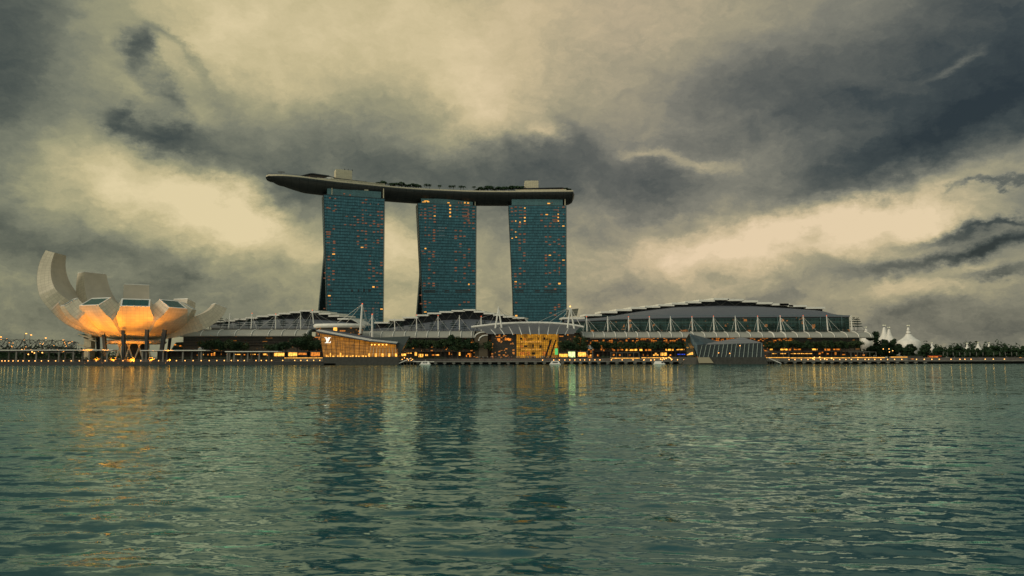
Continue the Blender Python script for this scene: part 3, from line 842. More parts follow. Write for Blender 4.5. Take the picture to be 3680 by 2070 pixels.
    mb.tube([rim_f[min(len(rim_f) - 1, 2 + i)] + Vector((0, .3, 2.5)) for i in range(1, 46)], .1, 4)
    mb.build('railing', M['dark'], root)
    p = on_deck(1016, 5); mb = MB(); mb.tube([p, p + Vector((0, 0, 5.2))], .16, 5)
    mb.tube([p + Vector((3.6 * math.cos(a), 2.2 * math.sin(a), 5.2)) for a in [k * math.pi / 8 for k in range(16)]], .22, 5, closed=True)
    mb.build('ring_mast', M['darkbrown'], root)
    return on_deck


on_deck = sky_park()

# ------------------------------------------------------------------ land, quay and promenade
QL, QR = 590.0, 600.0            # quay front left and right of the glass boutique
XB = at(1212, 1300, 595).x


def land():
    mb = MB(); mb.quad((-4000, 690, 4.9), (4000, 690, 4.9), (4000, 9000, 4.9), (-4000, 9000, 4.9))
    tag(mb.build('ground', M['land']), kind='structure')
    # quay deck left: two stone ledges, then the upper walk
    mb = MB()
    mb.box(-900, XB, QL, QL + 4, -3, 1.2); mb.box(-900, XB, QL + 4, QL + 26, -3, 2.5)
    tag(mb.build('quay', M['quay']), kind='structure')
    mb = MB(); mb.box(-900, XB, QL + 4.3, QL + 26, 2.5, 2.62)
    tag(mb.build('lower_promenade', M['paving']), kind='structure')
    mb = MB(); mb.box(-900, XB - .1, QL + 26.1, 700, -3, 4.7)
    tag(mb.build('upper_promenade', M['paving']), kind='structure')
    # right: deck on piles over the water
    mb = MB(); mb.box(XB + .1, 1300, QR, QR + 26, 1.9, 2.6)
    tag(mb.build('boardwalk', M['concrete']), kind='structure')
    mb = MB(); mb.box(XB + .1, 1300, QR + 9, QR + 26, -3, 1.88)
    tag(mb.build('quay_wall', M['darkconc']), kind='structure')
    mb = MB(); mb.box(XB + .1, 1300, QR + 26.1, 700, -3, 4.7)
    tag(mb.build('event_plaza', M['paving']), kind='structure')


land()
# pale pile caps under the boardwalk edge
mb = MB(); mb.box(-1.2, 1.2, 0, 2.0, -.55, .55); mb.tube([(0, 1, -.5), (0, 1, -3.2)], .4, 8)
pc = tag(mb.build('pile_cap', M['concrete']), 'pale concrete pile cap under the edge of the boardwalk', 'pile', 'pile caps under the boardwalk')
k = 0
for seg0, seg1, step in ((1500, 2470, 32.6), (2790, 3340, 33.5)):
    x = seg0
    while x < seg1:
        if not (1508 < x < 1548 or 1975 < x < 2010 or 2350 < x < 2392):
            o = pc if k == 0 else pc.copy()
            if k: col.objects.link(o)
            p = at(x, 1303, QR + .3); o.location = (p.x, QR + .3, 1.2); k += 1
        x += step

# round lamps along the quay edge
def lamp_mesh():
    mb = MB(); mb.tube([(0, 0, 0), (0, 0, .55)], .16, 6, .12); mb.cur = 1
    mb.lathe([(.12, .5), (.28, .62), (.37, .87), (.28, 1.12), (.1, 1.22)], n=10)
    return mb.build('quay_lamp', [M['dark'], M['lampw']])
ql = lamp_mesh(); first = True
LAMPX = [7, 18, 31, 47, 65, 83, 104, 126, 149, 174, 200, 228, 256, 285, 316, 346, 378, 409, 442, 474, 506, 539, 570, 602, 634, 665, 694, 723, 752, 779, 806, 831, 855, 878,
         920, 939, 957, 976, 1016, 1059, 1081, 1104, 1127, 1149]
LAMPR = [1950, 1990, 2010, 2030, 2048, 2066, 2085, 2101, 2119, 2138, 2156, 2197, 2236, 2275, 2315, 2352, 2380, 2413, 2435, 2458, 2836, 2857, 2880, 2904, 2926, 2949, 2972, 2996, 3018, 3040, 3060, 3083, 3109, 3122, 3144, 3166, 3190, 3215, 3241, 3294, 3322, 3349, 3376, 3418, 3450, 3468, 3490, 3541, 3570, 3610]
for i, x in enumerate(LAMPX + LAMPR):
    Yq = (QL + 4.6) if x < 1200 else QR + .8
    p = at(x, 1296, Yq); o = ql if first else ql.copy()
    if not first: col.objects.link(o)
    first = False
    o.location = (p.x, Yq, 2.6)
    if x < 230: lb, gr = 'glowing round lamp on the quay edge left of the lotus shaped museum', 'quay lamps left of the museum'
    elif x < 800: lb, gr = 'glowing round lamp on the quay edge in front of the lotus shaped museum', 'quay lamps in front of the museum'
    elif x < 1200: lb, gr = 'glowing round lamp on the quay edge before the left wing of the mall', 'quay lamps before the left mall wing'
    elif x < 2200: lb, gr = 'glowing round lamp on the boardwalk before the arched entrance', 'boardwalk lamps before the entrance'
    elif x < 2500: lb, gr = 'glowing round lamp on the boardwalk left of the dark faceted pavilion', 'boardwalk lamps left of the faceted pavilion'
    elif x < 3150: lb, gr = 'glowing round lamp on the boardwalk below the right end of the convention hall', 'boardwalk lamps below the convention hall'
    else: lb, gr = 'glowing round lamp on the quay near the white peaked tent', 'quay lamps near the peaked tent'
    tag(o, lb, 'lamp', gr)


# ------------------------------------------------------------------ waterfront pergolas (left)
def pergola(x0, x1, yr, posts, Y, label, depth=9, zb=2.62):
    a = at(x0, yr, Y); b = at(x1, yr, Y)
    root = thing('pergola', label, 'pergola', ((a.x + b.x) / 2, Y, zb), 'long flat roofed pergolas on the left waterfront')
    z = (a.z + b.z) / 2
    mb = MB(); mb.box(a.x, b.x, Y, Y + depth, z - .1, z + .45); mb.build('roof', M['plate'], root)
    mb = MB(); mb.box(a.x + .5, b.x - .5, Y + 1, Y + depth - 1, z - .55, z - .12); mb.build('roof_beam', M['concrete'], root)
    for i, px in enumerate(posts):
        yy = Y + 1.6 if i % 2 == 0 else Y + depth - 1.6
        q = at(px, yr, yy); mb = MB(); mb.box(q.x - .55, q.x + .55, yy - .4, yy + .4, zb, z - .56); mb.build('post', M['concrete'], root)


pergola(-120, 405, 1259, [-60, 33, 60, 90, 132, 177, 213, 235, 265, 298, 322, 367, 386], QL + 12, 'long flat roofed pergola on the quay left of the lotus museum')
pergola(503, 740, 1260, [513, 527, 587, 600, 658, 690, 724, 715], QL + 12, 'flat roofed pergola on the quay below the right half of the lotus museum')
pergola(808, 1000, 1264, [818, 826, 842, 868, 891, 905, 932, 966], QL + 12, 'flat roofed pergola on the quay before the left mall wing')


def street_lamps():
    n = 0
    for (x, y, yb) in ((93, 1199, 1258), (111, 1204, 1258), (163, 1215, 1262), (2, 1211, 1258)):
        p = at(x, y, 700); root = thing('street_lamp', ('tall street lamp with a glowing head above the lattice bridge, ' + ordl(sorted([2, 93, 111, 163]).index(x), 4)), 'street lamp', (p.x, 700, 4.9), 'street lamps above the bridge')
        mb = MB(); mb.tube([(p.x - .8, 700, 4.9), (p.x - .8, 700, p.z - .5), (p.x, 700, p.z)], .16, 5); mb.build('pole', M['dark'], root)
        mb = MB(); mb.lathe([(.1, -.3), (.7, -.1), (.75, .15), (.2, .4)], (p.x + .3, 700, p.z), 8); mb.build('lamp_head', M['lamps'], root)


street_lamps()


def helix_bridge():
    Y = 705; a = at(-60, 1259, Y); b = at(296, 1259, Y)
    root = thing('lattice_footbridge', 'curved tubular lattice footbridge strung with small warm lights left of the museum', 'bridge', ((a.x + b.x) / 2, Y, 4.9))
    z0 = 18.0; L_ = b.x - a.x
    def cen(t): return Vector((a.x + L_ * t, Y + 14 * (t - .5) ** 2 * 4 * -1 + 6, z0 - 1.5 * t))
    def rad(t): return 6.0 if t < .75 else 6.0 - (t - .75) * 8
    for ph, nm, r_, tn in ((0, 'helix_tube', .30, 3.4), (math.pi, 'helix_tube', .30, 3.4), (0.8, 'inner_helix_tube', .22, -4.4), (3.9, 'inner_helix_tube', .22, -4.4)):
        pts = []
        for i in range(121):
            t = i / 120; c = cen(t); r = rad(t) * (1 if r_ > .25 else .86); an = ph + tn * 2 * math.pi * t
            pts.append(c + Vector((0, r * math.cos(an), r * math.sin(an))))
        mb = MB(); mb.tube(pts, r_, 5); mb.build(nm, M['dark'], root)
    for k in range(28):
        t = (k + .5) / 28; c = cen(t); r = rad(t) * .95
        mb = MB(); mb.tube([c + Vector((0, r * math.cos(q * math.pi / 6), r * math.sin(q * math.pi / 6))) for q in range(12)], .13, 4, closed=True)
        s_ = 1 if k % 2 else -1
        mb.tube([c + Vector((-4, -r, 0)), c + Vector((4, -r * .6, r * .8 * s_))], .11, 4); mb.tube([c + Vector((4, -r, 0)), c + Vector((-4, -r * .6, r * .8 * s_))], .11, 4)
        mb.build('hoop', M['dark'], root)
    mb = MB(); mb.slab([[cen(i / 20) + Vector((0, -5, -5.4)) for i in range(21)], [cen(i / 20) + Vector((0, 5, -5.4)) for i in range(21)]], (0, 0, -.9)); mb.build('deck', M['darkconc'], root)
    for x in (30, 120, 210):
        p = at(x, 1259, Y + 5); mb = MB(); mb.tube([(p.x, Y + 5, 0), (p.x - 4, Y + 5, 12)], .6, 6); mb.tube([(p.x, Y + 5, 0), (p.x + 4, Y + 5, 12)], .6, 6); mb.build('pier', M['darkconc'], root)
    r2 = random.Random(4)
    for k in range(46):
        t = r2.random(); c = cen(t); an = 3.4 * 2 * math.pi * t + (math.pi if k % 2 else 0); r = rad(t)
        if math.cos(an) > .2: an = -an + math.pi
        p = c + Vector((0, -abs(r * math.cos(an)) - .3, r * math.sin(an)))
        mb = MB(); mb.lathe([(.05, -.28), (.28, 0), (.05, .28)], p, 6); mb.build('bridge_light', M['lamps'], root)
    for x in np.linspace(-40, 280, 12):
        p = at(float(x), 1260, Y - 1); mb = MB(); mb.lathe([(.05, -.3), (.34, 0), (.05, .3)], (p.x, p.y, p.z), 6); mb.build('bridge_light', M['lamps'], root)


helix_bridge()

# ------------------------------------------------------------------ lotus shaped museum
def museum():
    Yc = 645.0
    C = at(488, 1225, Yc); C = Vector((C.x, Yc, 0)); zb = 20.0
    root = thing('lotus_museum', 'pale lotus shaped museum with curved petals, its underside lit orange', 'museum', (C.x, C.y, 4.7))
    S = 1.0
    def petal(az, Rr, H, tend, wtip, dtip, d0, sect, name='petal', glass=True, spl=.55, wmid=None):
        """az: direction in degrees (0 = right, -90 = towards the bay)"""
        a = R(az + 26); Rr *= .93; u = Vector((math.cos(a), math.sin(a), 0)); v = Vector((-math.sin(a), math.cos(a), 0))
        n = 22; O = []; I = []; Wd = []
        for i in range(n + 1):
            t = tend * i / n; th = t * math.pi / 2
            r = Rr * math.sin(th); z = zb + H * (1 - math.cos(th))
            tx, tz = Rr * math.cos(th), H * math.sin(th); l = math.hypot(tx, tz); nx, nz_ = -tz / l, tx / l
            f = i / n
            d = d0 + (dtip - d0) * f
            O.append((r, z)); I.append((r + nx * d, z + nz_ * d + (3.2 if az < 0 else 1.2) * f ** 4))
            ws = 2 * r * math.tan(R(sect / 2)) * .985
            wf = wtip + (wmid if wmid else 0) * (1 - f)
            k = min(1, max(0, (f - spl) / (1 - spl)))
            top = 2 * Rr * math.sin(tend * spl * math.pi / 2) * math.tan(R(sect / 2)) * .985
            w_ = ws if f < spl else top + (wtip - top) * (k ** .9)
            Wd.append(max(1.5, w_))
        def P3(q, w): return C + u * q[0] + v * w + Vector((0, 0, q[1]))
        part = MB(); L_ = 0; rowsO = []; uvO = []
        for i in range(n + 1):
            if i: L_ += math.hypot(O[i][0] - O[i - 1][0], O[i][1] - O[i - 1][1])
            rowsO.append([P3(O[i], Wd[i] * (j / 6 - .5)) for j in range(7)]); uvO.append([(Wd[i] * (j / 6 - .5) + 60, L_) for j in range(7)])
        part.grid(rowsO, uvO)
        pet = part.build(name, M['museum'], root, smooth=True)
        for s_ in (-1, 1):
            side = MB(); rw = []; uv = []; L_ = 0
            for i in range(n + 1):
                if i: L_ += math.hypot(O[i][0] - O[i - 1][0], O[i][1] - O[i - 1][1])
                Wi = Wd[i]
                rw.append([P3(tuple(O[i][m] + (I[i][m] - O[i][m]) * j / 3 for m in (0, 1)), s_ * Wi / 2) for j in range(4)])
                uv.append([(j / 3 * (d0 + (dtip - d0) * i / n), L_) for j in range(4)])
            side.grid(rw, uv); side.build('side_face', M['museum'], pet)
        inn = MB(); inn.grid([[P3(I[i], Wd[i] * (j / 4 - .5)) for j in range(5)] for i in range(n + 1)]); inn.build('inner_face', M['museum_in'], pet)
        # skylight across the cut end
        a0, a1 = P3(O[-1], -Wd[-1] / 2), P3(O[-1], Wd[-1] / 2); b0, b1 = P3(I[-1], -Wd[-1] / 2), P3(I[-1], Wd[-1] / 2)
        fr = MB(); e = .9
        nrm = (a1 - a0).cross(b0 - a0).normalized()
        if nrm.dot(u) < 0: nrm = -nrm
        ins = [a0.lerp(a1, .05).lerp(b0.lerp(b1, .05), .08), a0.lerp(a1, .95).lerp(b0.lerp(b1, .95), .08), a0.lerp(a1, .95).lerp(b0.lerp(b1, .95), .90), a0.lerp(a1, .05).lerp(b0.lerp(b1, .05), .90)]
        out = [a0, a1, b1, b0]
        vs = [p + nrm * .05 for p in out] + [p + nrm * .05 for p in ins] + [p + nrm * .6 for p in out] + [p + nrm * .6 for p in ins]
        fs = []
        for k in range(4):
            k2 = (k + 1) % 4
            fs += [(8 + k, 8 + k2, 12 + k2, 12 + k), (k, k2, 8 + k2, 8 + k), (4 + k2, 4 + k, 12 + k, 12 + k2)]
        fr.add(vs, fs); fr.build('window_frame', M['white'], pet)
        g = MB(); g.quad(*[p + nrm * .25 for p in ins]); g.build('skylight', M['skylight'] if glass else M['museum_in'], pet)
        return pet
    # bay side, seen from below: window ends
    petal(-92, 46, 33, .86, 21, 13, 20, 46, spl=.74)
    petal(-136, 52, 33.5, .86, 20, 12, 19, 47, spl=.74)
    petal(-49, 51, 33.5, .85, 19, 12, 19, 45, spl=.74)
    petal(-164, 61, 33, .87, 14, 10, 17, 36, spl=.74)
    petal(-16, 50, 33, .87, 14, 10, 17, 36, spl=.74)
    # far side, rising above
    petal(158, 81, 57, 1.20, 19, 8, 22, 30, glass=False, spl=.62)
    petal(130, 66, 56, 1.03, 21, 9, 20, 34, glass=False, spl=.60)
    petal(92, 48, 53, .94, 20, 10, 20, 37, glass=False)
    petal(44, 63, 40, .93, 16, 10, 18, 34, glass=False)
    petal(6, 76, 33, .93, 17, 10, 16, 32, glass=False)
    petal(-178, 70, 34, .80, 12, 7, 15, 20)
    # round base ring below the bowl
    mb = MB(); mb.lathe([(21, 17.2), (23, 17.6), (24, 19.2), (20, 20.6)], (C.x, C.y, 0), 32); mb.build('base_ring', M['museum_in'], root)
    mb = MB(); mb.lathe([(9, 4.7), (9, 17.3)], (C.x, C.y + 4, 0), 20); mb.build('core', M['darkconc'], root)
    # dark raking columns
    for (xt, yt, xb, yb, w_, Y) in ((372, 1199, 382, 1262, 4.2, 622), (443, 1196, 445, 1274, 3.6, 612), (528, 1194, 527, 1272, 3.8, 612), (592, 1193, 577, 1270, 5.0, 618), (612, 1215, 603, 1262, 3, 655), (351, 1203, 356, 1262, 4, 660), (500, 1210, 500, 1262, 3, 670)):
        p = at(xt, yt, Y); q = at(xb, yb, Y); w_ *= .62; mb = MB()
        mb.hexa([(q.x - w_ * .4, Y - 1.2, 4.7), (q.x + w_ * .4, Y - 1.2, 4.7), (q.x + w_ * .4, Y + 1.2, 4.7), (q.x - w_ * .4, Y + 1.2, 4.7)],
                [(p.x - w_ / 2, Y - 1.2, p.z + 2), (p.x + w_ / 2, Y - 1.2, p.z + 2), (p.x + w_ / 2, Y + 1.2, p.z + 2), (p.x - w_ / 2, Y + 1.2, p.z + 2)]); mb.build('column', M['dark'], root)
    # yellow lit lattice in the middle
    Y = 632
    for (xa, ya, xb, yb) in ((436, 1217, 417, 1272), (427, 1217, 441, 1272), (468, 1217, 452, 1272), (459, 1220, 478, 1272), (505, 1217, 485, 1272), (497, 1217, 515, 1268), (535, 1222, 523, 1272), (528, 1222, 545, 1272)):
        p = at(xa, ya, Y); q = at(xb, yb, Y); mb = MB(); mb.tube([(p.x, Y, 17.2), (q.x, Y, 4.7)], .62, 8); mb.build('lattice_strut', M['cream'], root)
    # stair tower at the left with ledges
    Y = 650; a = at(304, 1189, Y); b = at(329, 1189, Y)
    mb = MB(); mb.box(a.x, b.x, Y, Y + 7, 4.7, a.z + 3); mb.build('stair_tower', M['creamtile'], root)
    for (x0, x1, y0, y1) in ((282, 335, 1201, 1218), (302, 345, 1213, 1226), (282, 328, 1239, 1247), (300, 345, 1247, 1257), (300, 320, 1212, 1218)):
        p = at(x0, y0, Y - 2.2); q = at(x1, y1, Y - 2.2); mb = MB()
        mb.hexa([(p.x, Y - 3, p.z - .5), (q.x, Y - 3, q.z - .5), (q.x, Y - .1, q.z - .5), (p.x, Y - .1, p.z - .5)], [(p.x, Y - 3, p.z + .4), (q.x, Y - 3, q.z + .4), (q.x, Y - .1, q.z + .4), (p.x, Y - .1, p.z + .4)]); mb.build('stair_flight', M['cream'], root)
    for (x0, x1, y) in ((282, 304, 1204),):
        p = at(x0, y, Y - 1); q = at(x1, y, Y - 1); mb = MB(); mb.box(p.x, q.x, Y - 1, Y + 4, p.z - 1, p.z + 1); mb.build('balcony', M['crown'], root)
    # glass entrance building behind, to the right
    Y = 684
    a = at(596, 1225, Y); b = at(700, 1225, Y); mb = MB()
    mb.hexa([(a.x, Y, 4.7), (b.x + 6, Y, 4.7), (b.x + 6, Y + 5, 4.7), (a.x, Y + 5, 4.7)], [(a.x + 8, Y + 2, 19.5), (b.x, Y + 2, 20.5), (b.x, Y + 5, 20.5), (a.x + 8, Y + 5, 19.5)]); mb.build('glass_lobby', M['crown'], root)
    for k in range(5):
        p = at(610 + k * 19, 1243 - (k % 2) * 4, Y - .3); mb = MB(); mb.box(p.x - .9, p.x + .9, p.y - .2, p.y, p.z - .5, p.z + .5); mb.build('lit_window', M['shop2'], root)
    # pale bits between the columns
    for (x0, x1, y0, y1, mt) in ((476, 491, 1228, 1262, 'white'), (452, 458, 1228, 1262, 'white')):
        p = at(x0, y0, 668); q = at(x1, y1, 668); mb = MB(); mb.box(p.x, q.x, 668, 669, 4.7, p.z); mb.build('pale_panel', M[mt], root)
    # orange wash: real floodlights on the plaza
    k = 0
    rowf = [(306, 591, 300, 612, 38, 1.6, 50), (368, 591, 366, 608, 38, 2.0, 54), (425, 591, 432, 606, 38, 1.3, 54), (482, 591, 484, 606, 38, 1.5, 54), (540, 591, 545, 607, 38, 1.3, 54), (596, 591, 598, 610, 38, 1.5, 54)]
    rowb = [(345, 614, 352, 628, 26, .22, 110), (405, 614, 408, 630, 26, .3, 110), (475, 614, 475, 632, 14, .55, 110), (545, 614, 545, 630, 26, .3, 110), (610, 616, 612, 634, 26, .18, 110)]
    for (x, Y, tx, ty, tz, pw, cone) in rowf + rowb:
        p = at(x, 1290, Y); z0 = 1.2 if Y < 600 else 2.62
        i = k if Y < 600 else k - 6
        fl = thing('floodlight', f'floodlight aimed up at the museum, {ordl(i, 6 if Y < 600 else 5)} on the {"lower quay ledge" if Y < 600 else "upper walk"}', 'floodlight', (p.x, Y, z0), 'floodlights below the museum')
        mb = MB(); mb.box(p.x - .35, p.x + .35, Y - .25, Y + .25, z0, z0 + .45); mb.build('housing', M['dark'], fl)
        mb = MB(); mb.box(p.x - .28, p.x + .28, Y - .18, Y + .18, z0 + .451, z0 + .50); mb.build('lens', M['lamps'], fl)
        ld = bpy.data.lights.new('flood', 'SPOT'); ld.energy = 36000 * pw; ld.color = (1.0, .32, .015); ld.spot_size = R(cone); ld.spot_blend = .6; ld.shadow_soft_size = .5
        lo = bpy.data.objects.new('flood', ld); col.objects.link(lo); lo.location = (p.x, Y, z0 + .8)
        t = at(tx, 1290, ty); dv = Vector((t.x - p.x, ty - Y, tz - z0)); lo.rotation_euler = (-dv).to_track_quat('Z', 'Y').to_euler()
        k += 1


museum()

# ------------------------------------------------------------------ the mall and convention hall
def wing(name, label, cat, vx0, vx1, vtop, vbase, plates, steps_rows, canopy, ribs, masts, wall, wallmat, wallbot, end_slope=None, expo=False, Yc0=655., Yc1=668., cables=()):
    """vtop: list of (fx, fy) top line of the metal vault; vbase: (fx, fy) its lower line; plates: (x0, x1, fy) roof plates;
    canopy: (x0, x1, y_top, y_bot)"""
    c = at((vx0 + vx1) / 2, 1290, 700)
    root = thing(name, label, cat, (c.x, 690, 4.9))
    Yb, Yt = 676.0, 742.0
    def line(pts, fx): return float(np.interp(fx, [p[0] for p in pts], [p[1] for p in pts]))
    # curved metal vault
    n = 48; rows = []; uv = []
    for i in range(n + 1):
        fx = vx0 + (vx1 - vx0) * i / n
        b = at(fx, line(vbase, fx), Yb); t = at(fx, line(vtop, fx), Yt)
        r = []; u_ = []
        for j in range(9):
            f = j / 8.0; s_ = math.sin(f * math.pi / 2)
            r.append(Vector((b.x + (t.x - b.x) * f, Yb + (Yt - Yb) * (1 - math.cos(f * math.pi / 2)) * .25 + (Yt - Yb) * f * .75, b.z + (t.z - b.z) * (f * .55 + s_ * .45))))
            u_.append((b.x + (t.x - b.x) * f, f * 60))
        rows.append(r); uv.append(u_)
    mb = MB(); mb.grid(rows, uv); mb.build('vault_roof', M['vault'], root, smooth=True)
    eave = MB(); eave.slab([[r[0] + Vector((0, -.6, -.5)) for r in rows], [r[0] + Vector((0, -.6, .25)) for r in rows]], (0, .55, 0)); eave.build('eave', M['dark'], root)
    # stepped plates with dark louvres under them
    for k, (x0, x1, fy) in enumerate(plates):
        a = at(x0, fy, 744); b = at(x1, fy, 744)
        z = (a.z + b.z) / 2
        mb = MB(); th = 1.5 if not expo else 1.9
        mb.hexa([(a.x, 738, a.z - th), (b.x, 738, b.z - th), (b.x + 5, 792, b.z - th + 2), (a.x, 792, a.z - th + 2)], [(a.x, 738, a.z), (b.x, 738, b.z), (b.x + 5, 792, b.z + 2), (a.x, 792, a.z + 2)])
        pl = mb.build('roof_plate', M['plate'], root)
        zl = min(at((x0 + x1) / 2, line(vtop, (x0 + x1) / 2), Yt).z - 3, z - th - 1)
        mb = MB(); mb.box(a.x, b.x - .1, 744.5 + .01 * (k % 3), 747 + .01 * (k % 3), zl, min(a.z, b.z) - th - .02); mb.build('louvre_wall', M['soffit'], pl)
        # pale V strut under the plate
        m_ = (a.x + b.x) / 2; q = at((x0 + x1) / 2, line(vtop, (x0 + x1) / 2), Yt)
        mb = MB(); mb.tube([(a.x + 1, 739, a.z - th), (m_, 741.5, q.z), (b.x - 1, 739, b.z - th)], .13, 4); mb.build('strut', M['concrete'], pl)
    if end_slope:
        mb = MB(); P = [at(x, y, 744) for x, y in end_slope]
        mb.slab([[p for p in P], [p + Vector((3, 46, 1)) for p in P]], (0, 0, -.8)); mb.build('curved_roof_end', M['plate'], root)
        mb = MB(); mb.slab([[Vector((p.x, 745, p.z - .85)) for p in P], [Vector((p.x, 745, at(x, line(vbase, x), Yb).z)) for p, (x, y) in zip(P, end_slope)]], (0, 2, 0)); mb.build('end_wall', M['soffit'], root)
    # terrace slab at the foot of the vault
    a = at(canopy[0], canopy[2], Yc1); b = at(canopy[1], canopy[2], Yc1); zt = (a.z + b.z) / 2
    mb = MB(); mb.box(a.x, b.x, Yc1 + .3, Yb + 16, zt - 1.2, zt + .1); mb.build('roof_terrace', M['darkconc'], root)
    mb = MB()
    for q in range(0, int(b.x - a.x), 6): mb.box(a.x + q, a.x + q + .25, Yc1 + .6, Yc1 + .8, zt + .1, zt + 1.2)
    mb.box(a.x, b.x, Yc1 + .55, Yc1 + .85, zt + 1.2, zt + 1.4); mb.build('terrace_rail', M['darkbrown'], root)
    if expo:
        # tall glass wall between terrace and vault
        rows = []; uv = []
        for i in range(41):
            fx = vx0 + (vx1 - vx0) * i / 40; p = at(fx, line(vbase, fx), Yb + 1)
            rows.append([Vector((p.x, Yb + 1, zt)), Vector((p.x, Yb + 1, p.z))]); uv.append([(p.x, 0), (p.x, p.z - zt)])
        mb = MB(); mb.grid(rows, uv); mb.build('glass_wall', M['expoglass'], root)
        for k in range(5):
            zz = zt + 3 + k * 2.9
            x0_ = at(vx0 + 60 + (k * 37) % 50, 1290, Yb).x; x1_ = at(vx1 - 8, 1290, Yb).x
            mb = MB(); mb.box(x0_, x1_, Yb - .4, Yb - .15, zz, zz + .22); mb.build('glass_rail', M['crown'], root)
        for x in range(int(vx0 + 80), int(vx1 - 10), 77):
            p = at(x, 1290, Yb - .6); mb = MB(); mb.tube([(p.x, Yb - .6, zt), (p.x, Yb - .6, zt + 14)], .18, 5); mb.build('glass_post', M['crown'], root)
    # barrel shaped glass canopy along the front
    n = 40; rows = []; uv = []
    def cprof(fx, f):
        t = at(fx, canopy[2], Yc1); b = at(fx, canopy[3], Yc0)
        X = t.x
        zt_, zb_ = at(fx, canopy[2], Yc1).z, at(fx, canopy[3], Yc0).z
        an = f * math.pi / 2
        return Vector((X, Yc0 + (Yc1 - Yc0) * (1 - math.cos(an)), zb_ + (zt_ - zb_) * math.sin(an)))
    for i in range(n + 1):
        fx = canopy[0] + (canopy[1] - canopy[0]) * i / n
        rows.append([cprof(fx, j / 7.0) for j in range(8)]); uv.append([(rows[-1][0].x, j * 1.95) for j in range(8)])
    mb = MB(); mb.grid(rows, uv); cn = mb.build('glass_canopy', M['canopy'], root, smooth=True)
    for fx in ribs:
        mb = MB(); mb.tube([cprof(fx, j / 7.0) + Vector((0, -.35, .2)) for j in range(8)], .36, 5); mb.build('canopy_rib', M['white'], cn)
    for yy, f in ((canopy[3], 0), (canopy[2], 1)):
        mb = MB(); mb.tube([cprof(canopy[0] + (canopy[1] - canopy[0]) * i / 20, f) + Vector((0, -.2, 0)) for i in range(21)], .34, 5); mb.build('canopy_edge', M['concrete'], cn)
    # closing arch at the two ends
    for fx in (canopy[0], canopy[1]):
        A = [cprof(fx, j / 7.0) for j in range(8)]; P = A + [Vector((A[-1].x, A[-1].y, A[0].z - .3)), Vector((A[0].x, A[0].y, A[0].z - .3))]
        mb = MB(); mb.prism(P, (.2, 0, 0)); mb.build('canopy_end', M['expoglass'], cn)
    # wall under the canopy
    for (x0, x1, mt) in wall:
        a = at(x0, canopy[3], 661); b = at(x1, canopy[3], 661)
        mb = MB(); z1 = min(a.z, b.z) - .2
        mb.add([(a.x, 661, 4.9), (b.x, 661, 4.9), (b.x, 661, z1), (a.x, 661, z1), (a.x, 674, 4.9), (b.x, 674, 4.9), (b.x, 674, z1), (a.x, 674, z1)], [(0, 1, 2, 3), (1, 5, 6, 2), (4, 0, 3, 7), (5, 4, 7, 6)],
               [[(a.x, 0), (b.x, 0), (b.x, z1), (a.x, z1)]] + [[(0, 0), (13, 0), (13, z1), (0, z1)]] * 3)
        mb.build('facade', M[mt], root)
        nl = 4
        for k in range(nl):
            zz = z1 - 1.2 - k * 2.1
            mb = MB(); mb.box(a.x, b.x, 659.6, 660.9, zz, zz + .3); mb.build('sun_louvre', M['concrete'] if k == 0 else M['darkbrown'], root)
    # masts and stay cables
    for mi, (xt, yt, xb, yb, Y, stays) in enumerate(masts):
        p = at(xt, yt, Y); q = at(xb, yb, Y)
        mb = MB(); mb.tube([q, q.lerp(p, .5), p], .50, 8, .32); ms = mb.build('mast', M['white'], root)
        mb = MB(); mb.lathe([(.12, 0), (.36, .2), (.36, .6), (.1, .8)], tuple(p + Vector((0, 0, .1))), 8); mb.build('mast_beacon', M['red'] if mi % 3 != 1 else M['white'], ms)
        for (sx, sy, sY) in stays:
            e = at(sx, sy, sY); mb = MB(); mb.tube([p - Vector((0, 0, .8)), e], .10, 4); mb.build('stay_cable', M['white'], ms)
    return root


def z2(x, y): return 700 + .2717 * x, 1060 + .2717 * y
def z3(x, y): return 1300 + .3261 * x, 1060 + .3261 * y
def z4(x, y): return 2040 + .3183 * x, 1040 + .3183 * y
def z5(x, y): return 2760 + .3571 * x, 1060 + .3571 * y


def pl(zf, lst):
    out = []
    for x0, x1, y in lst:
        a = zf(x0, y); b = zf(x1, y); out.append((a[0], b[0], a[1]))
    return out


def mst(zf, lst, Y=670, dy=0):
    """masts with stays fanning to both sides"""
    out = []
    for (xt, yt, xb, yb, fan) in lst:
        a = zf(xt, yt); b = zf(xb, yb)
        out.append((a[0], a[1], b[0], b[1], Y, [(zf(sx, sy)[0], zf(sx, sy)[1], sY) for sx, sy, sY in fan]))
    return out


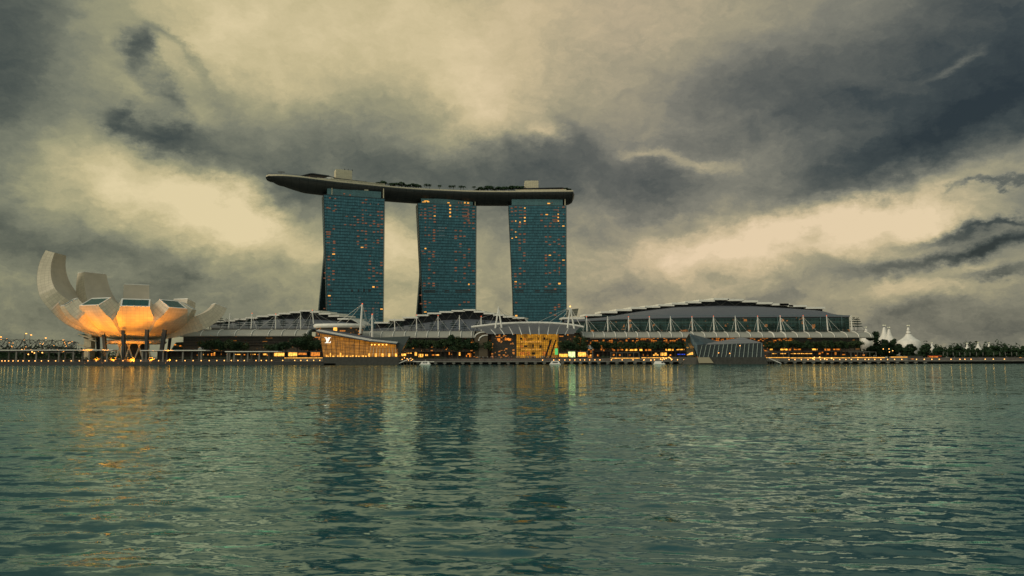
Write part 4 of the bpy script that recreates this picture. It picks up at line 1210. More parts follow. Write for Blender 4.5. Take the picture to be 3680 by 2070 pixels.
# left wing
A_pl = pl(z2, [(225, 412, 352), (400, 562, 333), (550, 708, 316), (698, 852, 297), (845, 1000, 276), (988, 1142, 259), (1132, 1285, 240), (1272, 1418, 223), (1408, 1562, 204), (1545, 1668, 219), (1660, 1815, 243), (1785, 1925, 272), (1905, 2050, 311)])
wing('shopping_mall', 'left wing of the waterfront mall with stepped white roof plates and a curved glass canopy', 'shopping mall', z2(228, 0)[0], z2(2150, 0)[0],
     [z2(228, 395), z2(500, 370), z2(800, 340), z2(1200, 314), z2(1500, 318), z2(1900, 345), z2(2150, 380)], [z2(228, 452), z2(1560, 455), z2(2150, 455)], A_pl, None,
     (z2(-150, 0)[0], z2(1548, 0)[0], 1185, 1208), [z2(x, 0)[0] for x in (160, 380, 600, 815, 1035, 1205, 1380, 1530)],
     mst(z2, [(205, 352, 197, 450, [(150, 455, 660)]), (466, 250, 446, 450, [(330, 460, 668), (520, 452, 672), (560, 440, 680)]), (757, 250, 745, 450, [(590, 455, 668), (785, 452, 672), (900, 440, 690), (820, 450, 668)]), (1071, 260, 1069, 455, [(830, 455, 668), (1170, 455, 672), (1010, 455, 668), (1240, 440, 690)]),
              (1401, 255, 1400, 460, [(1220, 460, 668), (1510, 455, 672), (1340, 455, 668), (1480, 380, 720)]), (1555, 210, 1572, 380, [(1400, 455, 668), (1700, 370, 690), (1860, 380, 690), (1490, 470, 668)])]),
     [(z2(-150, 0)[0], z2(1560, 0)[0], 'wallB')], None, 1262, end_slope=[z2(2040, 311), z2(2085, 322), z2(2130, 345), z2(2160, 365), z2(2178, 382)])

# middle wing
B_pl = pl(z3, [(150, 325, 300), (305, 478, 271), (458, 628, 244), (610, 742, 219), (730, 880, 198), (862, 1012, 183), (994, 1140, 171), (1118, 1250, 161), (1238, 1355, 181), (1345, 1458, 200), (1450, 1570, 217), (1558, 1680, 236), (1662, 1790, 249)])
wing('shopping_mall', 'middle wing of the waterfront mall rising to stepped roof plates before the middle tower', 'shopping mall', z3(100, 0)[0], z3(1840, 0)[0],
     [z3(100, 378), z3(300, 360), z3(600, 320), z3(900, 278), z3(1200, 265), z3(1450, 282), z3(1700, 310), z3(1840, 335)], [z3(100, 400), z3(1840, 400)], B_pl, None,
     (z3(8, 0)[0], z3(1245, 0)[0], 1190.5, 1214), [z3(x, 0)[0] for x in (10, 113, 238, 367, 492, 612, 736, 860, 980, 1102, 1218)],
     mst(z3, [(115, 220, 115, 455, [(15, 400, 670), (220, 400, 670), (60, 345, 700)]), (361, 270, 366, 400, [(262, 400, 670), (470, 400, 670)]), (604, 228, 605, 400, [(510, 400, 670), (715, 405, 670)]), (841, 232, 843, 400, [(755, 400, 670), (975, 405, 670)]),
              (1076, 235, 1078, 400, [(970, 400, 670), (1205, 400, 670)]), (1316, 242, 1318, 400, [(1235, 400, 670), (1440, 210, 740), (1290, 390, 670)])]),
     [(z3(8, 0)[0], z3(1250, 0)[0], 'wallC')], None, 1262, end_slope=[z3(1785, 249), z3(1800, 262), z3(1815, 280), z3(1832, 300)])

# right: convention hall
C_pl = pl(z4, [(-60, 188, 318), (188, 378, 283), (368, 552, 250), (538, 714, 226), (702, 878, 203), (862, 1032, 188), (1012, 1190, 172), (1160, 1342, 154), (1312, 1492, 139), (1465, 1642, 121), (1628, 1802, 103), (1788, 1966, 113), (1952, 2126, 129), (2118, 2292, 149), (2284, 2470, 163), (2462, 2520, 178)]) \
    + pl(z5, [(95, 200, 90), (188, 366, 105), (360, 550, 124)])
wing('convention_hall', 'long convention hall with a stepped roof above a tall dark glass wall on the right', 'convention hall', z4(-40, 0)[0], z5(815, 0)[0],
     [z4(-40, 350), z4(400, 318), z4(800, 250), z4(1200, 200), z4(1700, 183), z4(2100, 188), z4(2500, 212), z5(550, 160), z5(630, 186), z5(720, 204), z5(815, 206)],
     [z4(-40, 372), z4(600, 340), z4(1300, 322), z4(2000, 316), z5(300, 222), z5(815, 222)], C_pl, None,
     (z4(145, 0)[0], z5(992, 0)[0], 1193.5, 1213.5), [z4(x, 0)[0] for x in (160, 275, 395, 520, 642, 765, 890, 1015, 1140, 1262, 1385, 1508, 1640, 1765, 1890, 2015, 2145, 2275, 2405)] + [z5(x, 0)[0] for x in (5, 120, 240, 360, 480, 605, 730, 845, 965)],
     mst(z4, [(xt, 314 - (xt > 1600) * 6, xb, 485, [(xt - 45, 485, 669), (xt + 60, 485, 669), (xt + 150, 490, 669), (xt + 18, 485, 669)]) for xt, xb in ((213, 219), (450, 455), (687, 691), (922, 929), (1160, 1166), (1403, 1410), (1646, 1654), (1892, 1901), (2145, 2153), (2400, 2409))])
     + mst(z5, [(xt, 214, xb, 365, [(xt + 55, 365, 669), (xt + 140, 368, 669), (xt + 20, 365, 669)]) for xt, xb in ((122, 132), (353, 364), (590, 602), (836, 845))]),
     [(z4(150, 0)[0], z5(240, 0)[0], 'wallbright'), (z5(240, 0)[0] + .2, z5(920, 0)[0], 'wallB')], None, 1262, expo=True)


def round_block():
    """brown glazed block with a rolled white roof behind the glass boutique"""
    Y = 640
    a = at(1124, 1170, Y); b = at(1293, 1170, Y)
    root = thing('round_pavilion', 'brown glazed block with a thick white rolled roof behind the lit glass boutique', 'building', ((a.x + b.x) / 2, Y, 4.7))
    zt = at(1200, 1172, Y).z; cx = (a.x + b.x) / 2; w = (b.x - a.x) / 2
    def arc(dz, out=0, n=24): return [Vector((cx + (w + out) * math.sin(t), Y + 12 - (12 + out) * math.cos(t), dz)) for t in [(-1 + 2 * i / n) * math.pi / 2 for i in range(n + 1)]]
    mb = MB(); lo, hi = arc(4.9), arc(zt - 1); 
    mb.grid([lo, hi], [[(i * 2.9, 0) for i in range(25)], [(i * 2.9, zt - 6) for i in range(25)]]); mb.build('curved_glass_wall', M['wallC'], root)
    mb = MB(); L0, L1, L2, L3 = arc(zt - 1.2, 1.5), arc(zt, 2.3), arc(zt + 1.2, 2.3), arc(zt + 2.2, 1.2)
    mb.grid([L0, L1, L2, L3, [Vector((cx, Y + 12, zt + 2.6))] * 25]); mb.grid([L0, [Vector((cx, Y + 12, zt - 1.2))] * 25]); mb.build('rolled_roof', M['white'], root, smooth=True)
    p = at(1204, 1183, Y - 1.0); mb = MB(); mb.box(p.x - 1.5, p.x + 1.5, Y - .6, Y - .3, p.z - 2.3, p.z + 2.3); mb.build('lit_window', M['shop'], root)
    p = at(1200, 1212, Y - 1.0); mb = MB(); mb.box(p.x - 16, p.x + 16, Y - .6, Y - .3, p.z - .3, p.z + .3); mb.build('light_strip', M['shop2'], root)
    # tall raking mast with cables
    for (xt, yt, xb, yb, st_) in ((1302, 1094, 1295, 1186, ((1212, 1160), (1240, 1166), (1328, 1186), (1318, 1172))), (1337.6, 1132, 1338, 1212, ())):
        p = at(xt, yt, Y - 2); q = at(xb, yb, Y - 2); q = Vector((q.x, q.y, q.z))
        mb = MB(); mb.tube([q - Vector((0, 0, 3)), p], 1.0, 8, .7); ms = mb.build('mast', M['white'], root)
        mb = MB(); mb.lathe([(.2, 0), (.6, .4), (.2, 1.1)], tuple(p), 8); mb.build('mast_beacon', M['red'], ms)
        for sx, sy in st_:
            e = at(sx, sy, 655); mb = MB(); mb.tube([p, e], .13, 4); mb.build('stay_cable', M['white'], ms)


round_block()


def entrance():
    Y0, Y1 = 640.0, 664.0
    c = at(1900, 1290, 655)
    root = thing('entrance_pavilion', 'arched louvred canopy over a tall glass atrium glowing yellow in the middle of the waterfront', 'entrance building', (c.x, 655, 4.9))
    rim = [z3(x, y) for x, y in ((1208, 357), (1280, 347), (1370, 337), (1480, 325), (1600, 316), (1750, 310), (1900, 308), (2050, 311), (2150, 316), (2260, 326), (2350, 338), (2445, 356))]
    fx = np.linspace(rim[0][0], rim[-1][0], 41); fy = np.interp(fx, [p[0] for p in rim], [p[1] for p in rim])
    Rm = [at(float(x), float(y), 660.0) for x, y in zip(fx, fy)]
    def low(i):
        x = float(fx[i]); f = i / 40
        xl = 1750 + (2062 - 1750) * f
        # the shell drops back to a level beam
        return at(xl, 1200.5, 641.0)
    rows = []; uv = []
    for i in range(41):
        L_ = low(i); r = Rm[i]; ln = [r.lerp(L_, j / 6) + Vector((0, 0, 1.8 * math.sin(j / 6 * math.pi))) for j in range(7)]
        rows.append(ln); uv.append([(i * 4.0, j * 3.2) for j in range(7)])
    mb = MB(); mb.grid(rows, uv); sh = mb.build('louvred_shell', stripes('entrance_louvre', 1.3, .3, '#55565a', '#8f8e88', axis=1, rough=.5, metal=.15, pitch2=16.0), root, smooth=True)
    mb = MB(); mb.tube([p + Vector((0, -.4, .2)) for p in Rm], 1.0, 8); mb.build('rim_beam', M['white'], root)
    for i in range(4, 40, 4):
        mb = MB(); mb.tube([p + Vector((0, -.5, -.6)) for p in rows[i]], .34, 5); mb.build('shell_rib', M['white'], sh)
        if i in (8, 16, 20, 24, 32): 
            p = rows[i][1] + Vector((0, -.9, -1.0)); mb = MB(); mb.lathe([(.1, -.4), (.4, 0), (.1, .4)], p, 6); mb.build('spot_lamp', M['lamps'], sh)
    # second, inner pale arch
    P = [at(*z3(x, y), 652) for x, y in ((1640, 420), (1760, 395), (1900, 378), (2000, 380), (2120, 400), (2250, 430))]
    mb = MB(); mb.tube(P, .7, 6); mb.build('inner_arch', M['white'], root)
    P = [at(*z3(x, y), 648) for x, y in ((1560, 424), (1700, 420), (1900, 419), (2100, 419), (2270, 424))]
    mb = MB(); mb.tube(P, .6, 6); mb.build('beam', M['dark'], root)
    # atrium: lit hall behind a glazed grid
    a = at(*z3(1705, 440), 650); b = at(*z3(2172, 440), 650); z0, z1 = 5.0, a.z
    mb = MB(); mb.box(a.x, b.x, 668, 669, z0, z1 + 1); mb.build('glowing_back_wall', emis('atrium_wall_glow', '#f2a628', .62, 2.2, .22), root)  # wall emits the yellow glow itself, in place of lamps inside the hall
    mb = MB(); mb.box(a.x, b.x, 650.5, 667.9, z0 - .1, z0 + .1); mb.build('atrium_floor', M['concrete'], root)
    for k, zz in enumerate((z0 + 7, z0 + 13.5)):
        mb = MB(); mb.box(a.x + 4, b.x - 14, 660, 667.9, zz, zz + .8); mb.build('gallery', M['cream'], root)
        mb = MB(); mb.box(a.x + 4, b.x - 14, 659.8, 659.95, zz + .1, zz + .6); mb.build('light_strip', M['shop'], root)
    r3 = random.Random(9)
    for zz, hh in ((z0 + 8.5, 4.0), (z0 + 15, 3.0), (z0 + 2.2, 4.2)):
        x = a.x + 3
        while x < b.x - 8:
            w_ = r3.uniform(1.0, 4.8)
            mb = MB(); mb.box(x, x + w_, 667, 667.8, zz + r3.uniform(0, 1.2), zz + hh * r3.uniform(.6, 1)); mb.build('dark_opening', M['darkbrown'] if r3.random() < .6 else M['shop2'], root); x += w_ + r3.uniform(.8, 6.5)
    for (xx, w_) in ((.80, 1.6), (.92, 1.2)):
        x = a.x + (b.x - a.x) * xx; mb = MB(); mb.hexa([(x - 5, 655, z0), (x - 5 + w_, 655, z0), (x - 5 + w_, 657, z0), (x - 5, 657, z0)], [(x, 655, z1 - 4), (x + w_, 655, z1 - 4), (x + w_, 657, z1 - 4), (x, 657, z1 - 4)]); mb.build('raking_column', M['darkbrown'], root)
    mb = MB(); mb.quad((a.x, 650, z0), (b.x, 650, z0), (b.x, 650, z1), (a.x, 650, z1)); mb.build('glass_pane', M['glass'], root)
    mb = MB(); nx = 22; nzz = 11
    for i in range(nx + 1):
        x = a.x + (b.x - a.x) * i / nx; mb.box(x - .12, x + .12, 649.6, 649.9, z0, z1)
    for j in range(nzz + 1):
        z = z0 + (z1 - z0) * j / nzz; mb.box(a.x, b.x, 649.3, 649.55, z - .09, z + .09)
    mb.build('glazing_bars', M['darkbrown'], root)
    # brown glazed wall to the left and the right
    for (xa, xb, nm) in ((1430, 1703, 'wallC'), (2174, 2262, 'wallC')):
        p = at(*z3(xa, 430), 651); q = at(*z3(xb, 430), 651); z1b = p.z
        mb = MB(); mb.add([(p.x, 651, 4.9), (q.x, 651, 4.9), (q.x, 651, z1b), (p.x, 651, z1b), (p.x, 675, 4.9), (q.x, 675, 4.9), (q.x, 675, z1b), (p.x, 675, z1b)], [(0, 1, 2, 3), (1, 5, 6, 2), (4, 0, 3, 7), (3, 2, 6, 7)],
                          [[(p.x, 0), (q.x, 0), (q.x, z1b), (p.x, z1b)]] + [[(0, 0), (24, 0), (24, z1b), (0, z1b)]] * 3); mb.build('glazed_wall', M[nm], root)
    for (x, y, w_, h_) in ((1508, 490, 10, 6), (1600, 487, 14, 6), (1630, 492, 10, 6)):
        p = at(*z3(x, y), 650.7); mb = MB(); mb.box(p.x - w_ * .13, p.x + w_ * .13, 650.5, 650.9, p.z - .9, p.z + .9); mb.build('lit_window', M['shop2'], root)
    # rounded glass barrel at the left end, with pale hoops
    for (cxz, r_, yb, Y) in ((1340, 95, 472, 646), (1375, 85, 505, 643)):
        pts = []
        for k in range(9):
            an = math.pi - k / 8 * math.pi * .55
            p = z3(cxz + math.cos(an) * r_, yb - math.sin(an) * 62); pts.append(at(p[0], p[1], Y))
        mb = MB(); mb.tube(pts, .5, 6); mb.build('end_hoop', M['white'], root)
        mb = MB(); bot = [Vector((p.x, p.y, 6.0)) for p in pts]; mb.slab([bot, [p - Vector((0, 0, .3)) for p in pts]], (0, 1.2, 0)); mb.build('end_glazing', M['wallC'], root)
    # twin-legged masts
    for (xt, yt, legs, st_) in ((1507, 145, ((1466, 410), (1552, 420)), ((1650, 300, 740), (1410, 320, 700), (1780, 300, 700))), (2297, 135, ((2262, 415), (2350, 415)), ((1940, 300, 642), (2060, 305, 642), (2175, 315, 642), (2420, 350, 642), (2450, 410, 660)))):
        p = at(*z3(xt, yt), 650)
        for lx, ly in legs:
            q = at(*z3(lx, ly), 650); mb = MB(); mb.tube([q, p], .85, 8, .6); ml = mb.build('mast_leg', M['white'], root)
        mb = MB(); mb.lathe([(.2, 0), (.7, .5), (.2, 1.2)], tuple(p), 8); mb.build('mast_beacon', M['lampw'] if xt > 2000 else M['white'], root)
        for sx, sy, sY in st_:
            e = at(*z3(sx, sy), sY); mb = MB(); mb.tube([p, e], .13, 4); mb.build('stay_cable', M['white'], root)
    # tilted louvred fin beyond the right mast
    P = [at(*z3(x, y), 700) for x, y in ((2262, 162), (2390, 148), (2380, 190), (2372, 228), (2258, 240))]
    mb = MB(); mb.prism(P, (0, 3, 0)); mb.build('louvred_fin', stripes('fin_louvre', 1.5, .3, '#5b5d52', '#96957f', axis=2, coord='Object'), root)


entrance()


# ------------------------------------------------------------------ boutique pavilion of lit glass, left of centre
def boutique():
    Y = 592.0
    root = thing('glass_boutique', 'slanting glass pavilion glowing gold with two white interlaced letters on its corner', 'shop pavilion', (at(1250, 1290, Y).x, Y, 0))
    gold = cells('boutique_glass', 4.3, 3.1, .22, (0.10, 0.07, 0.03, 1), (0.05, 0.04, 0.025, 1), rough=.25, jitter=.3)
    nt = gold.node_tree; b = NB(nt)
    p_ = [n for n in nt.nodes if n.type == 'BSDF_PRINCIPLED'][0]
    tcn = b.n('ShaderNodeTexCoord'); n1 = b.noise(tcn.outputs['UV'], .16, 5, .6); n2 = b.noise(tcn.outputs['UV'], .9, 3, .6)
    sp = b.n('ShaderNodeSeparateXYZ'); nt.links.new(tcn.outputs['UV'], sp.inputs[0])
    lm = b.m('GREATER_THAN', b.m('MINIMUM', b.m('FRACT', b.m('DIVIDE', sp.outputs[0], 4.3)), b.m('FRACT', b.m('DIVIDE', sp.outputs[1], 3.1))), .085)
    st_ = b.m('MULTIPLY', b.m('MULTIPLY', b.m('POWER', b.m('MULTIPLY', n1, 1.8), 1.6), b.m('ADD', .45, n2)), b.m('ADD', .10, b.m('MULTIPLY', lm, .26)))
    nt.links.new(st_, p_.inputs['Emission Strength']); p_.inputs['Emission Color'].default_value = hx('#f59a26')
    # front glass
    tl, tr, br, bl = at(*z2(1655, 512), Y + 3), at(*z2(2310, 618), Y + 3), at(*z2(2285, 820), Y), at(*z2(1703, 820), Y)
    zb = bl.z
    mb = MB(); mb.add([bl, br, tr, tl], [(0, 1, 2, 3)], [[(8, 0), (40, 0), (42, 12.5), (3, 18.5)]])
    mb.build('glass_front', gold, root)
    # right glass part with columns
    c0, c1 = at(*z3(398, 680), Y + 6), at(*z3(372, 548), Y + 8)
    mb = MB(); mb.add([br, c0, c1, tr], [(0, 1, 2, 3)], [[(42, 0), (72, 0), (70, 9), (42, 12.5)]]); mb.build('glass_side', gold, root)
    back = Vector((0, 22, 0))
    mb = MB(); mb.add([bl, bl + back, tl + back, tl, c0, c0 + back, c1 + back, c1], [(1, 0, 3, 2), (4, 5, 6, 7), (5, 1, 2, 6)], [[(0, 0), (22, 0), (22, 16), (0, 16)]] * 3); mb.build('back_wall', M['wallC'], root)
    # sloping slatted roof
    e0, e1, e2 = at(*z2(1608, 490), Y - 1), at(*z2(2330, 622), Y - 1), at(*z3(385, 546), Y + 4)
    mb = MB(); mb.slab([[e0, e1, e2], [e0 + Vector((3, 25, 2)), e1 + Vector((0, 25, 3)), e2 + Vector((0, 22, 2))]], (0, 0, .9)); rf = mb.build('roof', M['vault'], root)
    for k in range(4):
        mb = MB(); o = Vector((0, k * 2.2 - .4, 1.0 + k * .35)); mb.tube([e0 + o, e1 + o, e2 + o], .22, 4); mb.build('roof_slat', M['white'], rf)
    # mullions as raking fins
    for i in range(11):
        f = i / 10; mb = MB(); mb.tube([bl.lerp(br, f) + Vector((0, -.25, 0)), tl.lerp(tr, f) + Vector((0, -.25, 0))], .16, 4); mb.build('mullion', M['darkbrown'], root)
    for j in range(1, 6):
        f = j / 6; mb = MB(); mb.tube([bl.lerp(tl, f) + Vector((0, -.2, 0)), br.lerp(tr, f) + Vector((0, -.2, 0))], .11, 4); mb.build('transom', M['darkbrown'], root)
    # brightly lit display cases along the foot
    for x, w_, h_ in ((1742, 20, 24), (1765, 14, 12), (1792, 10, 60), (1830, 30, 16), (1890, 22, 22), (1925, 20, 60), (1955, 30, 16), (2010, 30, 18), (2060, 20, 14), (2090, 26, 22), (2135, 18, 20), (2170, 26, 14), (2220, 30, 20), (2262, 20, 16)):
        p = at(*z2(x, 816), Y - .5); mb = MB(); mb.box(p.x - w_ * .026, p.x + w_ * .026, Y - .35, Y - .1, zb + .1, zb + .1 + h_ * .05); mb.build('display_light', M['shop'], root)
    for x in (2345, 2385, 2440, 2490, 2540):
        p = at(*z2(x, 665), Y + 3); mb = MB(); mb.box(p.x - .45, p.x + .45, Y + 1.3, Y + 1.7, p.z, p.z + .8); mb.build('lamp', M['lamps'], root)
    for k in range(9):
        f = (k + .5) / 9; q = br.lerp(c0, f); t = tr.lerp(c1, f); mb = MB(); mb.tube([q + Vector((0, -.4, 0)), q.lerp(t, .8) + Vector((.6, -.4, 0))], .2, 5); mb.build('column', M['cream'], root)
        if k % 2 == 0:
            mb = MB(); mb.box(q.x - .7, q.x + .7, q.y - 1.2, q.y - .9, zb + .1, zb + 2.6); mb.build('display_light', M['shop'], root)
    # stone base standing in the water
    p0, p1 = at(*z2(1690, 822), Y - 2), at(*z3(408, 682), Y - 2); q0, q1 = at(*z2(1715, 922), Y - 2), at(*z3(410, 768), Y - 2)
    mb = MB(); mb.hexa([(q0.x, Y - 2, -2), (q1.x, Y - 2, -2), (q1.x, Y + 30, -2), (q0.x, Y + 30, -2)], [(p0.x, Y - 2, zb), (p1.x, Y - 2, zb), (p1.x, Y + 30, zb), (p0.x, Y + 30, zb)]); mb.build('stone_base', M['darkconc'], root)
    # dark leaning wing to the right
    P = [at(*z3(x, y), Y + 14) for x, y in ((0, 470), (370, 462), (527, 455), (400, 683), (330, 683), (330, 560))]
    P = [at(*z3(x, y), Y + 14) for x, y in ((20, 474), (370, 462), (527, 455), (402, 683), (362, 683), (372, 545), (110, 500))]
    mb = MB(); mb.prism(P, (0, 6, 0)); mb.build('leaning_wall', plain('slate_glass', (0.07, 0.085, 0.08), .3, .2), root)
    # the two interlaced letters
    def lp(x, y): return tl.lerp(tr, .0) * 0 + at(*z2(x, y), Y + 1.6 - (y - 560) / 75 * .8)
    V = [(1716, 560), (1752, 560), (1752, 565), (1745, 567), (1758, 605), (1768, 567), (1762, 565), (1762, 560), (1802, 560), (1802, 565), (1792, 568), (1764, 626), (1752, 626), (1728, 567), (1716, 565)]
    L2 = [(1748, 575), (1782, 575), (1782, 580), (1775, 582), (1764, 628), (1786, 628), (1798, 612), (1804, 612), (1799, 636), (1722, 636), (1723, 630), (1738, 628), (1752, 582), (1747, 580)]
    for q, P2 in enumerate((V, L2)):
        mb = MB(); mb.prism([lp(x, y) + Vector((0, -.5 - q * .35, 0)) for x, y in P2], (0, .3, 0)); mb.build('emblem_letter', emis('letter_white', '#fff0d8', .85, base=(.8, .8, .8)), root)


boutique()


# ------------------------------------------------------------------ dark faceted pavilion, right of centre
def faceted():
    Y = 588.0
    root = thing('faceted_pavilion', 'dark faceted glass pavilion with a pointed blue grey prow standing in the water', 'pavilion', (at(2560, 1290, Y).x, Y, 0))
    def V(x, y, d=0.0): return at(*z4(x, y), Y + d)
    peak, kn, eR = V(1372, 497, 4), V(1462, 627, 0), V(2200, 604, 3)
    bL, bR = V(1470, 766, -.5), V(2232, 766, 1)
    ridge, valley, hip = V(1975, 541, 22), V(1705, 586, 16), V(2200, 604, 3)
    slate = cells('slate_cladding', 3.4, 2.4, .12, (0.055, 0.085, 0.095, 1), (0.03, 0.05, 0.055, 1), rough=.25, metal=.3, jitter=.35)
    dglass = cells('dark_glazing', 5.0, 9.0, .1, (0.018, 0.03, 0.03, 1), (0.05, 0.08, 0.07, 1), rough=.08, jitter=.4)
    def uvp(ps):
        return [(p.x, p.z) for p in ps]
    def face(ps, nm, mt, par=root):
        mb = MB(); mb.add(ps, [tuple(range(len(ps)))], [uvp(ps)]); return mb.build(nm, mt, par)
    face([bL, bR, eR, kn], 'window_wall', dglass)
    face([V(1480, 766, -.6), bL + Vector((0, -.05, 0)), kn, peak, V(1395, 600, 2)], 'prow_cladding', slate)
    lt, lb = V(1330, 570, 24), V(1352, 800, 20)
    face([lb, V(1480, 830, -.6), V(1395, 600, 2), peak, lt], 'side_glazing', cells('side_glass', 4, 3, .15, (0.03, 0.05, 0.045, 1), (0.02, 0.03, 0.03, 1), rough=.15, jitter=.6, em='#f0a030', em_strength=.3, em_thr=.99))
    face([kn, V(1560, 618, 1), valley, V(1700, 586, 18), peak], 'prow_roof', slate)
    face([kn + Vector((0, 0, .05)), eR, ridge, valley], 'roof', stripes('roof_lines', 1.4, .25, '#6f747a', '#9a9c9c', axis=2, coord='Object', rough=.35, metal=.3))
    face([eR, V(2232, 766, 30), V(2200, 604, 32), ridge], 'roof_back', slate)
    face([bR, bR + Vector((6, 30, 0)), eR + Vector((4, 28, 0)), eR], 'end_wall', dglass)
    face([peak, V(1700, 586, 18), ridge, V(2200, 604, 30), V(1400, 766, 30)], 'rear_wall', slate)
    for i in range(15):
        f = (i + .6) / 15.3; q = bL.lerp(bR, f - .02); t = kn.lerp(eR, min(1, f + .035)); mb = MB(); mb.tube([q + Vector((0, -.35, 0)), t + Vector((0, -.35, -.2))], .20, 5); mb.build('raking_fin', plain('fin_green', (0.17, 0.25, 0.21), .4) if i == 0 else bpy.data.materials['fin_green'], root)
    for x, y in ((1945, 636), (1705, 717), (1830, 722)):
        p = V(x, y, -.8); mb = MB(); mb.lathe([(.1, -.3), (.35, 0), (.1, .3)], p, 6); mb.build('lamp', M['lamps'], root)
    p = V(1385, 722, 4)
    mb = MB(); mb.prism([V(1345, 742, 12), V(1418, 735, 1.6), V(1412, 706, 1.8), V(1385, 715, 6)], (0, .3, 0)); mb.build('lit_window', M['shop'], root)
    # concrete base, with a pale tiled ramp
    z = bL.z
    b0, b1 = V(1462, 768, -1.5), V(2236, 768, -1.5)
    mb = MB(); mb.hexa([(b0.x - 2, Y - 1.5, -2), (b1.x + 2.5, Y - 1.5, -2), (b1.x + 2.5, Y + 34, -2), (b0.x - 20, Y + 34, -2)], [(b0.x, Y - 1.5, z), (b1.x, Y - 1.5, z), (b1.x, Y + 34, z), (b0.x - 14, Y + 34, z)]); mb.build('stone_base', M['darkconc'], root)
    mb = MB(); mb.prism([V(1466, 767, -2.0), V(1600, 767, -2.0), V(1650, 832, -2.6), V(1482, 832, -2.6)], (0, .4, 0)); mb.build('tiled_ramp', M['creamtile'], root)


faceted()

# ------------------------------------------------------------------ trees
def leafcloud(blobs, n, size, seed, flat=.6):
    """n small leaf cards through and over a set of ellipsoids (cx, cy, cz, rx, ry, rz)"""
    rs = np.random.RandomState(seed)
    vol = np.array([b[3] * b[4] * b[5] for b in blobs]); pk = rs.choice(len(blobs), n, p=vol / vol.sum())
    d = rs.normal(size=(n, 3)); d /= np.linalg.norm(d, axis=1)[:, None]
    r = rs.rand(n) ** .28 * (1 + rs.normal(0, .05, n))
    B = np.array(blobs)[pk]; c = B[:, :3] + d * r[:, None] * B[:, 3:6]
    nn = d * .8 + rs.normal(0, .6, (n, 3)); nn[:, 2] += .3; nn /= np.linalg.norm(nn, axis=1)[:, None]
    ref = rs.normal(size=(n, 3)); u = np.cross(nn, ref); u /= np.linalg.norm(u, axis=1)[:, None]; v = np.cross(nn, u)
    s = size * (.6 + .8 * rs.rand(n))[:, None]
    P = np.stack([c - u * s, c + v * s * flat, c + u * s, c - v * s * flat], 1).reshape(-1, 3)
    return P, n


def cardmesh(name, P, n, mat, parent):
    me = bpy.data.meshes.new(name)
    me.vertices.add(n * 4); me.vertices.foreach_set('co', P.astype(np.float32).ravel())
    me.loops.add(n * 4); me.loops.foreach_set('vertex_index', np.arange(n * 4, dtype=np.int32))
    me.polygons.add(n); me.polygons.foreach_set('loop_start', np.arange(0, n * 4, 4, dtype=np.int32))
    me.update(calc_edges=True); me.materials.append(mat)
    o = bpy.data.objects.new(name, me); col.objects.link(o); o.parent = parent
    return o


def tree_proto(kind, seed):
    r = random.Random(seed); root = thing('shade_tree', 'x', 'tree', (0, 0, 0))
    if kind == 'round':       # broad dome on forked trunk, 12 m
        bl = []
        for i in range(13):
            a = r.uniform(0, 6.28); q = r.uniform(0, 3.6); bl.append((q * math.cos(a), q * math.sin(a), r.uniform(6.2, 9.6), r.uniform(1.4, 2.3), r.uniform(1.4, 2.3), r.uniform(1.1, 1.8)))
        n, size, th = 1500, .38, 5.5
    elif kind == 'tall':
        bl = []
        for i in range(14):
            a = r.uniform(0, 6.28); z = r.uniform(5.5, 12.5); q = r.uniform(0, 3.2) * (1.15 - (z - 5) / 11); bl.append((q * math.cos(a), q * math.sin(a), z, r.uniform(1.3, 2.1), r.uniform(1.3, 2.1), r.uniform(1.2, 1.9)))
        n, size, th = 1700, .38, 7
    else:                     # row tree: slim trunk, compact high crown
        bl = []
        for i in range(9):
            a = r.uniform(0, 6.28); q = r.uniform(0, 2.2); bl.append((q * math.cos(a), q * math.sin(a), r.uniform(6.6, 9.4), r.uniform(1.1, 1.8), r.uniform(1.1, 1.8), r.uniform(.9, 1.5)))
        n, size, th = 900, .36, 6.2
    mb = MB(); mb.tube([(0, 0, -.1), (.1, 0, th * .5), (0, .1, th), (.2, 0, th + 1.6)], .30 if kind != 'row' else .20, 7, .12)
    for i in range(6):
        b = bl[i]; z0 = th * r.uniform(.65, .95); mb.tube([(0, 0, z0), (b[0] * .5, b[1] * .5, (z0 + b[2]) / 2 + .2), b[:3]], .12, 5, .04)
    mb.build('trunk', M['bark'], root)
    P, n = leafcloud(bl, n, size, seed); cardmesh('crown', P, n, M['leaf'] if seed % 2 else M['leaf2'], root)
    return Proto(root)


PR = {k: [tree_proto(k, s_) for s_ in ss] for k, ss in (('round', (1, 2, 3)), ('tall', (4, 5)), ('row', (6, 7, 8)))}
rt = random.Random(77)


def plant(kind, fx, fy_top, Y, zb=4.72, label='', group=None):
    h = {'round': 11.2, 'tall': 14.2, 'row': 10.6}[kind]
    t = at(fx, fy_top, Y); s_ = (t.z - zb) / h
    p = PR[kind][rt.randrange(len(PR[kind]))]
    w_ = s_ * rt.uniform(.92, 1.12)
    o = p.place((t.x, Y, zb), rt.uniform(0, 6.28), (w_, w_, s_), label, group)
    o.name = {'round': 'shade_tree', 'tall': 'tall_tree', 'row': 'promenade_tree'}[kind]
    return o


def row(kind, xs, ys, Y, where, group, adj, **kw):
    n = len(xs)
    for i, x in enumerate(xs):
        y = ys[i] if hasattr(ys, '__len__') else ys + rt.uniform(-3, 3)
        plant(kind, x, y, Y + rt.uniform(-2, 2), label=f'{adj}, {ordl(i, n)} in the row {where}', group=group, **kw)


